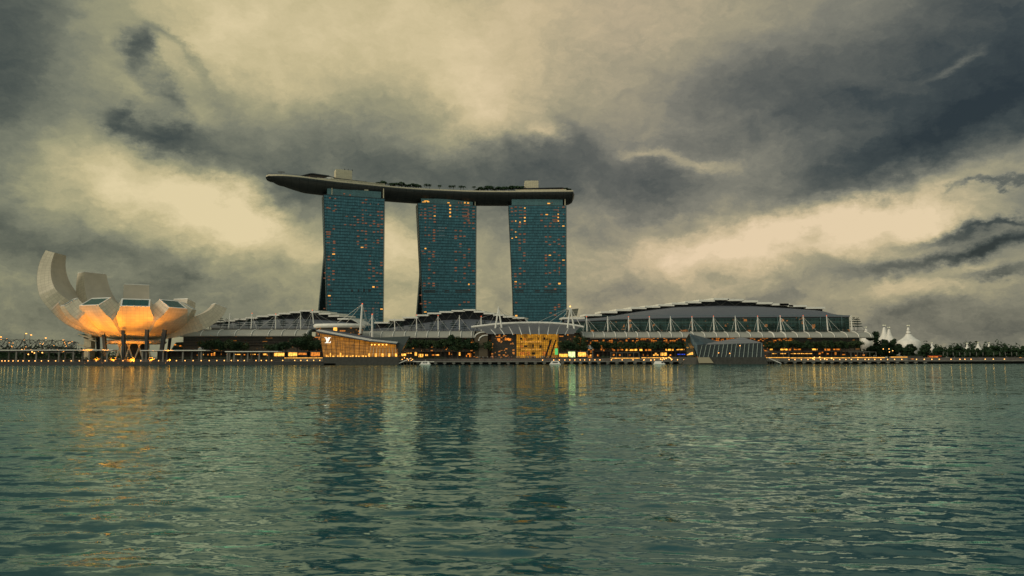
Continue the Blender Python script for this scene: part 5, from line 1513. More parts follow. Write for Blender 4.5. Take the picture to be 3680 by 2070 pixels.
row('round', [742, 768, 795, 823, 850, 876], [1222, 1216, 1220, 1216, 1222, 1230], 640, 'between the museum and the mall', 'trees between the museum and the mall wing', 'dark round tree')
row('round', [972, 1000, 1028, 1070, 1140], [1233, 1226, 1223, 1208, 1218], 638, 'left of the glass boutique', 'trees left of the boutique', 'broad dark tree')
row('tall', [1098, 1116], [1196, 1200], 642, 'beside the glass boutique', 'tallest trees by the boutique', 'tall dark tree')
row('row', [1470, 1489, 1508, 1527, 1546, 1565, 1584, 1600], 1218, 645, 'right of the leaning slate wall', 'slim trees before the middle mall wing', 'slim tree')
row('tall', [1626, 1645], [1199, 1206], 642, 'before the middle mall canopy', 'tall trees before the middle mall wing', 'tall dense tree')
row('round', [1672, 1700, 1728, 1756], [1211, 1224, 1222, 1224], 644, 'left of the arched entrance', 'trees left of the entrance', 'broad dark tree')
row('round', [2026, 2050], [1224, 1218], 640, 'right of the glowing atrium', 'trees right of the atrium', 'round dark tree')
row('tall', [2076, 2098], [1200, 1206], 642, 'between the entrance and the convention hall', 'tall trees beside the entrance', 'tall dark tree')
row('row', [2135, 2150, 2166, 2182, 2198, 2214, 2230, 2246, 2262, 2278, 2294, 2310, 2326, 2342, 2358, 2374, 2398, 2412, 2426, 2442, 2456], 1226, 645, 'left of the faceted pavilion', 'slim trees left of the faceted pavilion', 'slim tree')
row('row', [2765, 2782, 2798, 2816, 2832, 2850, 2866, 2884, 2900, 2918, 2934, 2952, 2968, 2986, 3002, 3020, 3036, 3054, 3070, 3090], 1224, 645, 'right of the faceted pavilion', 'slim trees right of the faceted pavilion', 'slim tree')


# very large crowns beside the tent
def big_tree(fx, y_top, y_bot, half, Y, seed, label, flatbase=True, zb=4.9):
    r = random.Random(seed)
    c = at(fx, y_bot, Y); t = at(fx, y_top, Y); e = at(fx + half, y_bot, Y); w_ = e.x - c.x; h = t.z - zb
    root = thing('spreading_tree', label, 'tree', (c.x, Y, zb), 'big dark trees at the right end of the waterfront')
    bl = []
    for i in range(40):
        f = r.random(); a = r.uniform(0, 6.28); rr = w_ * .86 * math.sqrt(r.random())
        q = rr / w_; zmax = h * (1 - .6 * q * q)
        z = r.uniform(h * .16, max(zmax, h * .3)); s_ = r.uniform(.20, .30) * w_
        bl.append((rr * math.cos(a), rr * math.sin(a) * .6, z - s_ * .5, s_, s_, s_ * .75))
    mb = MB(); mb.tube([(0, 0, -.2), (.2, 0, h * .3), (0, 0, h * .6)], w_ * .05, 8, w_ * .02)
    for i in range(8):
        b = bl[i]; mb.tube([(0, 0, h * .2), (b[0] * .5, b[1] * .5, b[2] * .6), b[:3]], .22, 5, .06)
    o = mb.build('trunk', M['bark'], None); o.parent = root
    P, n = leafcloud(bl, 9000, max(.5, w_ * .055), seed); cardmesh('crown', P, n, M['leaf'], root)


big_tree(3152, 1191, 1272, 48, 700, 21, 'largest dark spreading tree with a domed crown at the right end of the convention hall')
big_tree(3215, 1218, 1274, 34, 705, 22, 'dark spreading tree in front of the left foot of the white tent')
big_tree(3268, 1229, 1274, 28, 700, 23, 'dark low spreading tree directly under the tallest white tent peak')
big_tree(3328, 1234, 1276, 29, 690, 24, 'round dark tree just right of the white tent')
far = [(3378, 1240, 26), (3415, 1247, 20), (3440, 1238, 22), (3478, 1245, 24), (3510, 1246, 20), (3545, 1240, 22), (3575, 1236, 28), (3612, 1236, 26), (3645, 1246, 22), (3672, 1238, 24), (3710, 1240, 30)]
for i, (x, y, w_) in enumerate(far):
    big_tree(x, y, 1278, w_, 760 + (i % 3) * 12, 30 + i, f'dark tree, {ordl(i, len(far))} in the line beyond the white tent')
fl_ = [(340, 1262, 20), (15, 1262, 30), (60, 1266, 26)]
for i, (x, y, w_) in enumerate(fl_):
    big_tree(x, y, 1286, w_, 700, 60 + i, ['low dark tree behind the columns of the lotus museum', 'low dark tree at the left edge under the lattice bridge', 'low dark bush like tree beside the left edge under the lattice bridge'][i])


# layered terrace trees on the mall roofs
def tier_proto(seed):
    r = random.Random(seed); root = thing('layered_tree', 'x', 'tree')
    mb = MB(); mb.tube([(0, 0, 0), (.05, 0, 4.6), (0, 0, 9.2)], .17, 6, .06)
    bl = []
    for k, (z, w_) in enumerate(((3.1, 2.9), (4.8, 3.5), (6.4, 2.7), (7.9, 1.8), (9.0, .9))):
        for q in range(6):
            a = q * 1.05 + k + r.uniform(-.3, .3); l = w_ * r.uniform(.75, 1.1)
            mb.tube([(0, 0, z - .4), (l * math.cos(a), l * math.sin(a), z)], .06, 4, .03)
            bl.append((l * .62 * math.cos(a), l * .62 * math.sin(a), z + .1, l * .5, l * .5, .34))
    mb.build('trunk', M['bark'], root)
    P, n = leafcloud(bl, 900, .26, seed); cardmesh('crown', P, n, M['leafn'], root)
    return Proto(root)


TP = [tier_proto(s_) for s_ in (91, 92)]
for gi, (lst, zf, yb, wh) in enumerate((
        ([340, 420, 590, 712, 858, 1008, 1168, 1330, 1492], z2, 452, 'left mall wing'),
        ([310, 430, 548, 655, 775, 900, 1010, 1130, 1272, 1352], z3, 400, 'middle mall wing'))):
    for i, x in enumerate(lst):
        p = at(*zf(x, yb), 672.5); s_ = rt.uniform(.86, 1.05) * (1.1 if gi == 0 else 1)
        TP[i % 2].place((p.x, 672.5, p.z), rt.uniform(0, 6), s_, f'layered evergreen, {ordl(i, len(lst))} on the {wh} terrace', f'layered evergreens on the {wh} roof')
for i, (x, y) in enumerate(((868, 360), (905, 362))):
    p = at(*z5(x, y), 672); TP[i].place((p.x, 672, p.z), i, 1.25, f'{"left" if i == 0 else "right"} layered evergreen beyond the right end of the convention hall', 'layered evergreens beyond the convention hall')
# dark shrubs on the terraces
for i, (x, zf, y, s_) in enumerate([(x_, z4, 486, r_) for x_, r_ in ((330, 9), (560, 10), (830, 10), (1050, 10), (1290, 9), (1560, 10), (1800, 10), (2030, 10), (2290, 10))] + [(60, z5, 366, 10), (300, z5, 366, 10), (520, z5, 366, 9), (700, z5, 366, 9), (770, z5, 366, 9)]):
    p = at(*zf(x, y), 671.5)
    TP[i % 2].place((p.x, 671.5, p.z), i, (.95, .95, .78), f'dark planted tree, {ordl(i, 14)} on the convention hall terrace', 'planted trees along the convention hall terrace')


# ------------------------------------------------------------------ palms on the roof deck
def palm_proto(seed, bushy=False):
    r = random.Random(seed); root = thing('palm_tree', 'x', 'palm tree')
    h = 4.6 if not bushy else 3.6
    mb = MB(); mb.tube([(0, 0, 0), (.12, 0, h * .5), (.05, 0, h)], .20, 6, .14); mb.build('trunk', M['bark'], root)
    vs = []; 
    mb = MB()
    for k in range(13 if not bushy else 22):
        a = k * 2.4 + r.uniform(-.2, .2); up = r.uniform(.1, 1.1); L_ = r.uniform(2.0, 2.7) * (1.15 if bushy else 1)
        pts = []
        for q in range(6):
            f = q / 5; pts.append(Vector((.05 + math.cos(a) * L_ * f, math.sin(a) * L_ * f, h + up * math.sin(f * 2.2) * 1.3 - f * f * 1.5)))
        w_ = [.12, .42, .5, .42, .28, .06]; sd = Vector((-math.sin(a), math.cos(a), 0))
        for q in range(5):
            mb.add([pts[q] - sd * w_[q] - Vector((0, 0, .12)), pts[q], pts[q + 1], pts[q + 1] - sd * w_[q + 1] - Vector((0, 0, .12))], [(0, 1, 2, 3)])
            mb.add([pts[q], pts[q] + sd * w_[q] - Vector((0, 0, .12)), pts[q + 1] + sd * w_[q + 1] - Vector((0, 0, .12)), pts[q + 1]], [(0, 1, 2, 3)])
    mb.build('fronds', M['leaf'], root)
    return Proto(root)


PPs = [palm_proto(1), palm_proto(2)]; PPb = [palm_proto(3, True), palm_proto(4, True)]


def z6(x): return 920 + .458 * x


sing = [1350, 1385, 1462, 1533, 1570, 1607, 1643, 1718]
for i, x in enumerate(sing):
    PPs[i % 2].place(on_deck(z6(x), 2.5), rt.uniform(0, 6), rt.uniform(1.25, 1.4), f'single palm against the sky on the roof deck, {ordl(i, 8)}', 'single palms on the roof deck')
c1 = list(range(985, 1325, 17)); c2 = list(range(1752, 2095, 17))
for nm, c in (('left clump beside the long dark hall', c1), ('right clump beside the lit hall', c2)):
    for i, x in enumerate(c):
        if rt.random() < .06: continue
        PPb[i % 2].place(on_deck(z6(x), rt.uniform(2, 9)), rt.uniform(0, 6), rt.uniform(1.15, 1.9), f'bushy palm in the {nm} on the roof deck', f'palms in the {nm} on the roof deck')
for i, x in enumerate((2462, 2472, 2100)):
    PPb[i % 2].place(on_deck(z6(x), 4 + i * 4), i, 1.2, ['bushy palm at the far right tip of the roof deck, in front', 'bushy palm at the far right tip of the roof deck, behind', 'bushy palm at the left end of the lit hall on the roof deck'][i], 'bushy palms beside the right roof deck hall')


# hedge strips: ground planting nobody could count
def hedge(x0, x1, Y, h, seed, zb=4.7, dz=2.2):
    a = at(x0, 1290, Y).x; b = at(x1, 1290, Y).x; rs = random.Random(seed)
    n = max(4, int((b - a) / 2.6)); bl = [(a + (b - a) * (i + .5) / n, Y + rs.uniform(-1, 1), zb + h * .4, 2.0, dz, h * rs.uniform(.4, .75)) for i in range(n)]
    P, m_ = leafcloud(bl, int((b - a) * 26), .30, seed)
    o = cardmesh('hedge', P, m_, M['leaf'], None); tag(o, kind='stuff')


hedge(0, 500, 620, 2.6, 101); hedge(500, 820, 622, 2.4, 102); hedge(820, 1190, 624, 2.2, 103); hedge(1470, 1600, 634, 1.6, 104); hedge(2155, 2195, 630, 2.4, 105); hedge(2760, 3100, 634, 1.6, 106); hedge(2200, 2460, 636, 1.4, 107)
# far wood beyond the bay on the left and right horizon
def farwood(x0, x1, Y, h, seed):
    a = at(x0, 1290, Y).x; b = at(x1, 1290, Y).x; rs = random.Random(seed); n = int((b - a) / 7)
    bl = [(a + (b - a) * (i + .5) / n, Y + rs.uniform(-6, 6), 4.9 + h * .4, rs.uniform(5, 9), 6, h * rs.uniform(.4, .8)) for i in range(n)]
    P, m_ = leafcloud(bl, n * 150, 1.3, seed); o = cardmesh('distant_wood', P, m_, M['leaf'], None); tag(o, kind='stuff')
farwood(-300, 420, 860, 10, 201); farwood(3050, 4100, 900, 17, 202); farwood(-400, 300, 760, 13, 203)

# ------------------------------------------------------------------ arcade of shops at the foot of the mall
def arcade(x0, x1, Y, ytop, label, wins, cols=14):
    a = at(x0, ytop, Y); b = at(x1, ytop, Y); z1 = (a.z + b.z) / 2
    root = thing('shop_arcade', label, 'shops', ((a.x + b.x) / 2, Y, 4.7), 'low arcades of shops along the waterfront')
    mb = MB(); mb.box(a.x, b.x, Y + 3, Y + 9, 4.7, z1 - .3); mb.build('wall', M['darkbrown'], root)
    mb = MB(); mb.box(a.x - .5, b.x + .5, Y - 1.5, Y + 9.5, z1 - .28, z1 + .15); mb.build('roof_slab', M['concrete'], root)
    for i in range(cols):
        x = a.x + (b.x - a.x) * (i + .5) / cols; mb = MB(); mb.box(x - .22, x + .22, Y - .6, Y - .2, 4.7, z1 - .29); mb.build('column', M['darkbrown'], root)
    for (cx, cy, w_, h_, mt) in wins:
        p = at(cx, cy, Y + 2.9); k = (Y + 2.9) / F; zz0 = max(4.75, p.z - h_ * k / 2); zz1 = max(zz0 + .5, min(z1 - .3, p.z + h_ * k / 2)); 
        mb = MB(); mb.box(p.x - w_ * k / 2, p.x + w_ * k / 2, Y + 2.7, Y + 2.95, zz0, zz1); mb.build('shop_window', M[mt], root)


def zs(zf, lst, sc):
    return [(zf(x, y)[0], zf(x, y)[1], w_ * sc, h_ * sc, mt) for x, y, w_, h_, mt in lst]


S1, S2 = 'shop', 'shop2'
arcade(560, 1150, 652, 1262, 'low arcade of lit shops before the left mall wing', zs(z2, [(30, 795, 12, 12, S2), (110, 788, 14, 12, S1), (175, 790, 12, 16, S2), (245, 788, 60, 32, S2), (262, 768, 16, 14, S1), (352, 785, 16, 14, S2), (430, 786, 22, 10, S2), (575, 787, 80, 9, S1), (655, 790, 22, 12, S2), (772, 786, 64, 9, S1), (845, 790, 30, 8, S2), (930, 786, 50, 20, S1), (965, 800, 20, 12, S2)], .2717), 26)
arcade(1455, 1700, 652, 1263, 'low arcade of lit shops before the middle mall wing', zs(z3, [(462, 660, 50, 24, S1), (520, 642, 60, 5, S1), (598, 650, 28, 38, S1), (652, 668, 50, 34, S1), (715, 662, 28, 18, S1), (787, 662, 26, 12, S2), (832, 662, 40, 14, S1), (965, 645, 10, 30, S2), (990, 655, 10, 10, S2), (1078, 650, 16, 36, S1), (1150, 672, 20, 20, S2), (1185, 650, 40, 14, S2), (1195, 670, 20, 30, S2)], .3261), 14)
arcade(2130, 2470, 652, 1262, 'low arcade of warmly lit shops under the slim trees left of the faceted pavilion', zs(z4, [(345, 745, 24, 20, S2), (258, 745, 14, 20, S1), (520, 740, 18, 20, S2), (590, 742, 20, 16, S2), (700, 742, 16, 12, S2), (850, 742, 14, 24, S2), (900, 745, 20, 10, S2), (995, 742, 60, 14, S1), (995, 728, 24, 22, S1), (1083, 732, 70, 34, S1), (1160, 742, 20, 14, S2), (1285, 733, 90, 8, 'blue')], .3183), 22)
arcade(2765, 3120, 652, 1263, 'low arcade of warmly lit shops right of the faceted pavilion', zs(z5, [(60, 590, 50, 6, S1), (150, 590, 60, 6, S1), (290, 590, 120, 6, S1), (400, 590, 90, 6, S1), (520, 590, 20, 16, S2), (600, 592, 20, 10, S2), (680, 590, 14, 30, S2), (545, 575, 14, 20, S2), (760, 600, 30, 8, S2), (880, 610, 20, 10, S2), (960, 605, 20, 14, S2)], .3571), 24)
# back building closing the gap behind the entrance
def back_block():
    a = at(1690, 1196, 682); b = at(2120, 1196, 682)
    root = thing('link_building', 'plain dark link building closing the gap behind the arched entrance canopy', 'building', ((a.x + b.x) / 2, 682, 4.9))
    mb = MB(); mb.box(a.x, b.x, 682, 700, 4.9, a.z); mb.build('wall', M['wallC'], root)
    mb = MB(); mb.box(a.x - .3, b.x + .3, 681.7, 700.3, a.z + .01, a.z + .6); mb.build('roof_edge', M['concrete'], root)
back_block()


# amber strips: upper dining terrace behind the trees
def dining(x0, x1, y, Y, label, seed):
    a = at(x0, y, Y); b = at(x1, y, Y); r = random.Random(seed)
    root = thing('dining_terrace', label, 'terrace', ((a.x + b.x) / 2, Y, 4.7), 'amber lit terraces under the convention hall')
    mb = MB(); mb.box(a.x, b.x, Y, Y + 5, 4.7, a.z - .5); mb.build('wall', M['darkbrown'], root)
    x = a.x + .5
    while x < b.x - 3:
        w_ = r.uniform(1.5, 7)
        if r.random() < .75:
            mb = MB(); mb.box(x, min(x + w_, b.x - .2), Y - .3, Y - .05, a.z - 1.4 - r.random() * .8, a.z - .6); mb.build('light_strip', M['strip'] if r.random() < .55 else M['shop2'], root)
        x += w_ + r.uniform(.5, 3)
    mb = MB(); mb.box(a.x, b.x, Y - 1.2, Y + 5, a.z - .48, a.z - .2); mb.build('roof_slab', M['darkconc'], root)
dining(2225, 2470, 1252, 656.5, 'amber lit upper terrace behind the slim trees left of the faceted pavilion', 3)
dining(2762, 3020, 1251, 656.5, 'amber lit upper terrace behind the slim trees right of the faceted pavilion', 4)


def low_wall(x0, x1, y, Y, label, seed, mt='strip'):
    """stepped seating wall with light under its lip"""
    a = at(x0, y, Y); b = at(x1, y, Y); r = random.Random(seed)
    root = thing('lit_terrace_step', label, 'steps', ((a.x + b.x) / 2, Y, 2.6), 'lit terrace steps at the water side')
    mb = MB(); mb.box(a.x, b.x, Y, Y + 2.5, 2.6, a.z + .4); mb.build('step', M['concrete'], root)
    mb = MB(); mb.box(a.x + .2, b.x - .2, Y - .18, Y - .02, a.z - .25, a.z + .12); mb.build('light_strip', M[mt], root)


low_wall(2196, 2300, 1287, 618, 'light edged terrace step under the open steel frame left of the faceted pavilion', 1)
low_wall(2305, 2465, 1285.5, 620, 'light edged terrace step running up to the faceted pavilion', 2)
low_wall(2752, 2838, 1285, 618, 'light edged terrace step under the steel frame right of the faceted pavilion', 3)
low_wall(2840, 3055, 1286, 620, 'long light edged terrace step below the right arcade', 4)
low_wall(3058, 3180, 1285, 618, 'light edged terrace step under the rightmost steel frame', 5)
low_wall(1022, 1160, 1286, 616, 'light edged step just left of the glass boutique', 6)
low_wall(3200, 3262, 1283, 622, 'short amber lit step below the white tent', 7)


def frame(x0, x1, y0, y1, Y, bays, label):
    a = at(x0, y0, Y); b = at(x1, y1, Y); root = thing('steel_frame', label, 'frame', ((a.x + b.x) / 2, Y, b.z), 'open steel frames on the waterfront')
    for dy in (0, 5):
        mb = MB(); mb.tube([(a.x, Y + dy, a.z), (b.x, Y + dy, a.z)], .17, 4); mb.build('top_rail', M['concrete'], root)
    for i in range(bays + 1):
        x = a.x + (b.x - a.x) * i / bays
        mb = MB(); mb.tube([(x, Y, b.z), (x, Y, a.z)], .17, 4); mb.build('post', M['concrete'], root)
        mb = MB(); mb.tube([(x, Y, a.z), (x, Y + 5, a.z)], .12, 4); mb.build('cross_rail', M['concrete'], root)
    mb = MB(); mb.box(a.x, b.x, Y + .1, Y + 5, b.z - .3, b.z); mb.build('base_slab', M['plate'], root)
frame(2195, 2297, 1267.5, 1285, 621, 5, 'open white steel frame left of the faceted pavilion')
frame(2752, 2836, 1266, 1284, 621, 4, 'open white steel frame just right of the faceted pavilion')
frame(3058, 3149, 1265, 1284, 621, 4, 'open white steel frame farthest to the right')


# green-white screen, banner and bright kiosks right of the atrium
def kiosk(x0, x1, y0, y1, Y, mt, label, name='kiosk'):
    a = at(x0, y0, Y); b = at(x1, y1, Y); zb = 4.7 if Y > 626 else 2.6
    root = thing(name, label, 'kiosk', ((a.x + b.x) / 2, Y, zb))
    mb = MB(); mb.box(a.x - .4, b.x + .4, Y + .1, Y + 3, zb, a.z + .5); mb.build('body', M['darkbrown'], root)
    mb = MB(); mb.box(a.x - .8, b.x + .8, Y - .8, Y + 3.4, a.z + .51, a.z + .8); mb.build('roof', M['concrete'], root)
    mb = MB(); mb.box(a.x, b.x, Y - .1, Y + .08, max(zb + .2, b.z), a.z); mb.build('lit_front', M[mt], root)
    n = max(2, int((b.x - a.x) / 2.5)); mb = MB()
    for i in range(n + 1):
        x = a.x + (b.x - a.x) * i / n; mb.box(x - .08, x + .08, Y - .25, Y - .12, max(zb, b.z), a.z)
    mb.build('mullions', M['darkbrown'], root)
kiosk(2042, 2067, 1264, 1284, 634, 'greenlit', 'kiosk with a glaring pale green lit front right of the atrium')
kiosk(2077, 2106, 1266, 1281, 636, 'shop', 'kiosk with two warm lit bays under the tall trees by the entrance')
kiosk(2009, 2040, 1272, 1283, 634, 'strip', 'low kiosk with an amber front below the right side of the atrium')
kiosk(985, 1022, 1268, 1280, 632, 'shop', 'hut with a bright cream front, left of the two beside the boutique')
kiosk(1036, 1068, 1267, 1280, 632, 'shop', 'hut with a bright cream front, right of the two beside the boutique')
kiosk(1072, 1102, 1268, 1275, 634, 'shop2', 'hut with a narrow orange opening near the boutique')
kiosk(1117, 1150, 1266, 1280, 634, 'shop2', 'hut with dim orange front closest to the boutique')
def banner():
    a = at(1994, 1252, 640); b = at(2005, 1275, 640); root = thing('green_banner', 'upright glowing green banner beside the right edge of the atrium', 'banner', ((a.x + b.x) / 2, 640, 4.7))
    mb = MB(); mb.box(a.x, b.x, 640, 640.4, b.z, a.z); mb.build('panel', M['greenban'], root)
    mb = MB(); mb.tube([(a.x + .2, 640.2, 4.7), (a.x + .2, 640.2, a.z)], .12, 5); mb.build('pole', M['dark'], root)
banner()
# domed white shelters
for i, (x, y, w_) in enumerate(((2120, 1241, 20), (722, 1247, 14))):
    p = at(x, y, 648); r_ = w_ * .232 / 2 * 1.0
    root = thing('domed_shelter', ['white domed shelter between the entrance and the convention hall', 'small white domed shelter between the museum and the mall'][i], 'shelter', (p.x, 648, 4.7))
    mb = MB(); mb.lathe([(r_ * 1.5, p.z - 3.2), (r_ * 1.45, p.z - 1.6), (r_ * 1.0, p.z - .5), (r_ * .2, p.z)], (p.x, 648, 0), 14); mb.build('dome', M['white'], root)
    for q in range(4):
        an = q * math.pi / 2 + .8; mb = MB(); mb.tube([(p.x + r_ * 1.3 * math.cos(an), 648 + r_ * 1.3 * math.sin(an), 4.7), (p.x + r_ * 1.3 * math.cos(an), 648 + r_ * 1.3 * math.sin(an), p.z - 3)], .12, 5); mb.build('post', M['white'], root)


# scattered round garden lamps on the plazas
gl_mesh = None
def glamp(x, y, Y, lb, gr, s_=1.0):
    global gl_mesh
    p = at(x, y, Y); zb = 4.7 if Y > 626 else 2.6
    if gl_mesh is None:
        mb = MB(); mb.tube([(0, 0, -2.2), (0, 0, 0)], .09, 5); mb.cur = 1; mb.lathe([(.1, -.3), (.42, 0), (.42, .3), (.1, .6)], n=8); gl_mesh = mb.build('garden_lamp', [M['dark'], M['lampw']]); o = gl_mesh
    else:
        o = gl_mesh.copy(); col.objects.link(o)
    o.location = (p.x, Y, p.z); o.scale = (s_, s_, max(.3, (p.z - zb) / 2.2) if False else s_)
    tag(o, lb, 'lamp', gr)
for x, y in ((1050, 790), (1080, 776), (1112, 782), (1145, 770), (1162, 782), (1176, 792), (1250, 800), (1310, 800), (940, 800), (860, 800), (1090, 790)):
    glamp(*z4(x, y), 612, 'glowing globe lamp in the cluster on the boardwalk left of the faceted pavilion', 'globe lamps left of the faceted pavilion')
for x, y in ((452, 642), (466, 632), (570, 645), (520, 630), (2250 / 2576 * 0 + 640, 640)):
    glamp(*z5(x, y), 612, 'bright globe lamp on the boardwalk right of the faceted pavilion', 'globe lamps right of the faceted pavilion', 1.2)
for x, y in ((235, 1192), (345, 1212), (305, 1240), (370, 1225), (455, 1222)):
    glamp(x * .334, 860 + y * .334, 618, 'warm lamp under the long pergola at the left end of the quay', 'lamps under the left pergola', 1.1)
for x, y in ((1160, 545), (1218, 545), (1255, 562), (1222, 575), (550, 575), (2010, 640), (2150, 655), (1960, 660), (1725, 652)):
    glamp(*z5(x, y), 660, 'small lamp glowing among the big dark trees on the right shore', 'lamps among the right shore trees', .9)
for x, y in ((430, 700), (445, 712), (470, 695), (500, 705), (515, 720), (540, 700), (545, 722), (560, 712), (490, 722)):
    glamp(*z3(x, y), 604, 'warm lamp on the jetty steps beside the glass boutique', 'lamps on the jetty', .8)


# jetties with stairs
def jetty(x0, x1, flip, label):
    Y = 592; a = at(x0, 1290, Y); b = at(x1, 1290, Y); root = thing('jetty', label, 'jetty', ((a.x + b.x) / 2, Y, 0))
    mb = MB(); mb.box(a.x, b.x, Y, Y + 9, 2.0, 2.35); mb.build('platform', M['concrete'], root)
    for i in range(5):
        x = a.x + 1 + (b.x - a.x - 2) * i / 4; mb = MB(); mb.tube([(x, Y + 1, -2.5), (x, Y + 1, 2.0)], .3, 6); mb.build('pile', M['concrete'], root)
    s_ = -1 if flip else 1; xs = a.x if not flip else b.x
    mb = MB(); mb.hexa([(xs - s_ * 1, Y - 1.6, .3), (xs + s_ * 9, Y - 1.6, 4.6), (xs + s_ * 9, Y - .2, 4.6), (xs - s_ * 1, Y - .2, .3)], [(xs - s_ * 1, Y - 1.6, .8), (xs + s_ * 9, Y - 1.6, 5.2), (xs + s_ * 9, Y - .2, 5.2), (xs - s_ * 1, Y - .2, .8)]); mb.build('stair', M['white'], root)
    mb = MB(); mb.tube([(a.x, Y, 3.4), (b.x, Y, 3.4)], .07, 4)
    for i in range(9): x = a.x + (b.x - a.x) * i / 8; mb.tube([(x, Y, 2.35), (x, Y, 3.4)], .06, 4)
    mb.build('railing', M['white'], root)
jetty(1434, 1490, False, 'small jetty with a white stair beside the glass boutique')
jetty(2752, 2800, True, 'small jetty with a white stair beside the faceted pavilion')
def gangway():
    a = at(1485, 1298, 597); b = at(1560, 1299, 597); root = thing('gangway', 'pale sloping gangway leading to the leftmost white float', 'gangway', (a.x, 597, 1.6))
    mb = MB(); mb.hexa([(a.x, 596, a.z - .5), (b.x, 596, b.z - .5), (b.x, 598, b.z - .5), (a.x, 598, a.z - .5)], [(a.x, 596, a.z), (b.x, 596, b.z), (b.x, 598, b.z), (a.x, 598, a.z)]); mb.build('walkway', M['plate'], root)
gangway()


# three white floats moored off the boardwalk
def floats():
    for i, (x0, x1, yt, lb) in enumerate(((1508, 1548, 1298, 'white float with a low sloping cabin moored beside the glass boutique jetty'), (1974, 2016, 1297, 'white float with upright dark letters like slots moored before the glowing atrium'), (2350, 2390, 1298, 'white float with a dark square window moored left of the faceted pavilion'))):
        Y = 584; a = at(x0, 1309, Y); b = at(x1, 1309, Y); t = at(x0, yt, Y).z; cx = (a.x + b.x) / 2; w_ = (b.x - a.x) / 2
        root = thing('float', lb, 'float', (cx, Y, 0), None); root.name = 'moored_float'
        mb = MB(); mb.hexa([(a.x + .4, Y - 2, -.5), (b.x - .4, Y - 2, -.5), (b.x - .4, Y + 4, -.5), (a.x + .4, Y + 4, -.5)], [(a.x, Y - 2.4, .5), (b.x, Y - 2.4, .5), (b.x, Y + 4.4, .5), (a.x, Y + 4.4, .5)]); mb.build('hull', M['white'], root)
        k0, k1 = ((.78, .45), (.70, .52), (.62, .72))[i]
        mb = MB(); mb.hexa([(cx - w_ * .88, Y - 1.8, .5), (cx + w_ * .88, Y - 1.8, .5), (cx + w_ * .88, Y + 3.6, .5), (cx - w_ * .88, Y + 3.6, .5)], [(cx - w_ * k1, Y - 1.0, t), (cx + w_ * k0 * .8, Y - 1.0, t), (cx + w_ * k0 * .8, Y + 2.8, t), (cx - w_ * k1, Y + 2.8, t)]); mb.build('cabin', M['white'], root)
        zs_ = (.5 + t) / 2
        slots = {0: (-.3, 0, .3), 1: (-.35, -.12, .1, .32), 2: (.45,)}[i]
        for s_ in slots:
            sw = .35 if i < 2 else .7
            mb = MB(); x = cx + w_ * s_; mb.hexa([(x - sw, Y - 1.75, zs_ - .5), (x + sw, Y - 1.75, zs_ - .5), (x + sw, Y - 1.2, zs_ - .5), (x - sw, Y - 1.2, zs_ - .5)], [(x - sw, Y - 1.5, zs_ + .6), (x + sw, Y - 1.5, zs_ + .6), (x + sw, Y - 1.0, zs_ + .6), (x - sw, Y - 1.0, zs_ + .6)]); mb.build('window', M['dark'], root)
        mb = MB(); mb.tube([(cx, Y + 1, t), (cx, Y + 1, t + 1.4)], .07, 5); mb.build('mast', M['white'], root)
floats()
def buoy():
    for i, (fx, fy) in enumerate(((1830, 1311), (2181, 1316))):
        p = at(fx, fy, 540); root = thing('buoy', ['small dark buoy just off the boardwalk below the atrium', 'tiny dark buoy on the open water right of the middle'][i], 'buoy', (p.x, 540, 0))
        mb = MB(); mb.lathe([(.5, -.3), (.7, .1), (.5, .5), (.12, .8)], (p.x, 540, 0), 10); mb.build('body', M['darkbrown'], root)
        mb = MB(); mb.tube([(p.x, 540, .8), (p.x, 540, 2.0 + (1 - i) * 1.5)], .09, 5); mb.build('pole', M['dark'], root)
buoy()


# ------------------------------------------------------------------ white peaked tents
def tent(fx, fy, sc, Y, label, profile=None, ball=True):
    t = at(fx, fy, Y); k = Y / F * .3571 * sc
    root = thing('peaked_tent', label, 'tent', (t.x, Y, 4.9), 'white tent peaks beyond the convention hall')
    prof = profile or [(8, -22), (11, -30), (17, -56), (23, -84), (36, -108), (62, -132), (95, -152), (112, -170), (118, -300)]
    n = 20; vs = MB(); P = [(r_ * k, max(4.9, t.z + z * k) - 0) for r_, z in reversed(prof)]
    Q = [P[0]]
    for r_, z in P[1:]:
        if z > Q[-1][1] + .02 or r_ < Q[-1][0] - .02: Q.append((r_, z))
    mb = MB(); mb.lathe(Q, (t.x, Y, 0), n); mb.build('tent_skin', M['white'], root, smooth=True)
    for zz, rr in ((-84, 25), (-56, 18)):
        mb = MB(); z = t.z + zz * k; mb.lathe([(rr * k * .9, -.12), (rr * k, 0), (rr * k * .9, .3)], (t.x, Y, z), n); mb.build('ring', M['darkbrown'], root)
    mb = MB(); mb.tube([(t.x, Y, t.z - 26 * k), (t.x, Y, t.z + 10 * k)], 2.2 * k, 6, .8 * k); mb.build('finial', M['dark'], root)
    if ball:
        for dx in (-9, 9):
            mb = MB(); mb.lathe([(.8 * k, -6 * k), (5 * k, 0), (.8 * k, 6 * k)], (t.x + dx * k, Y, t.z - 2 * k), 8); mb.build('finial_lamp', emis('tent_lamp', '#e6e0b0', .9) if 'tent_lamp' not in bpy.data.materials else bpy.data.materials['tent_lamp'], root)


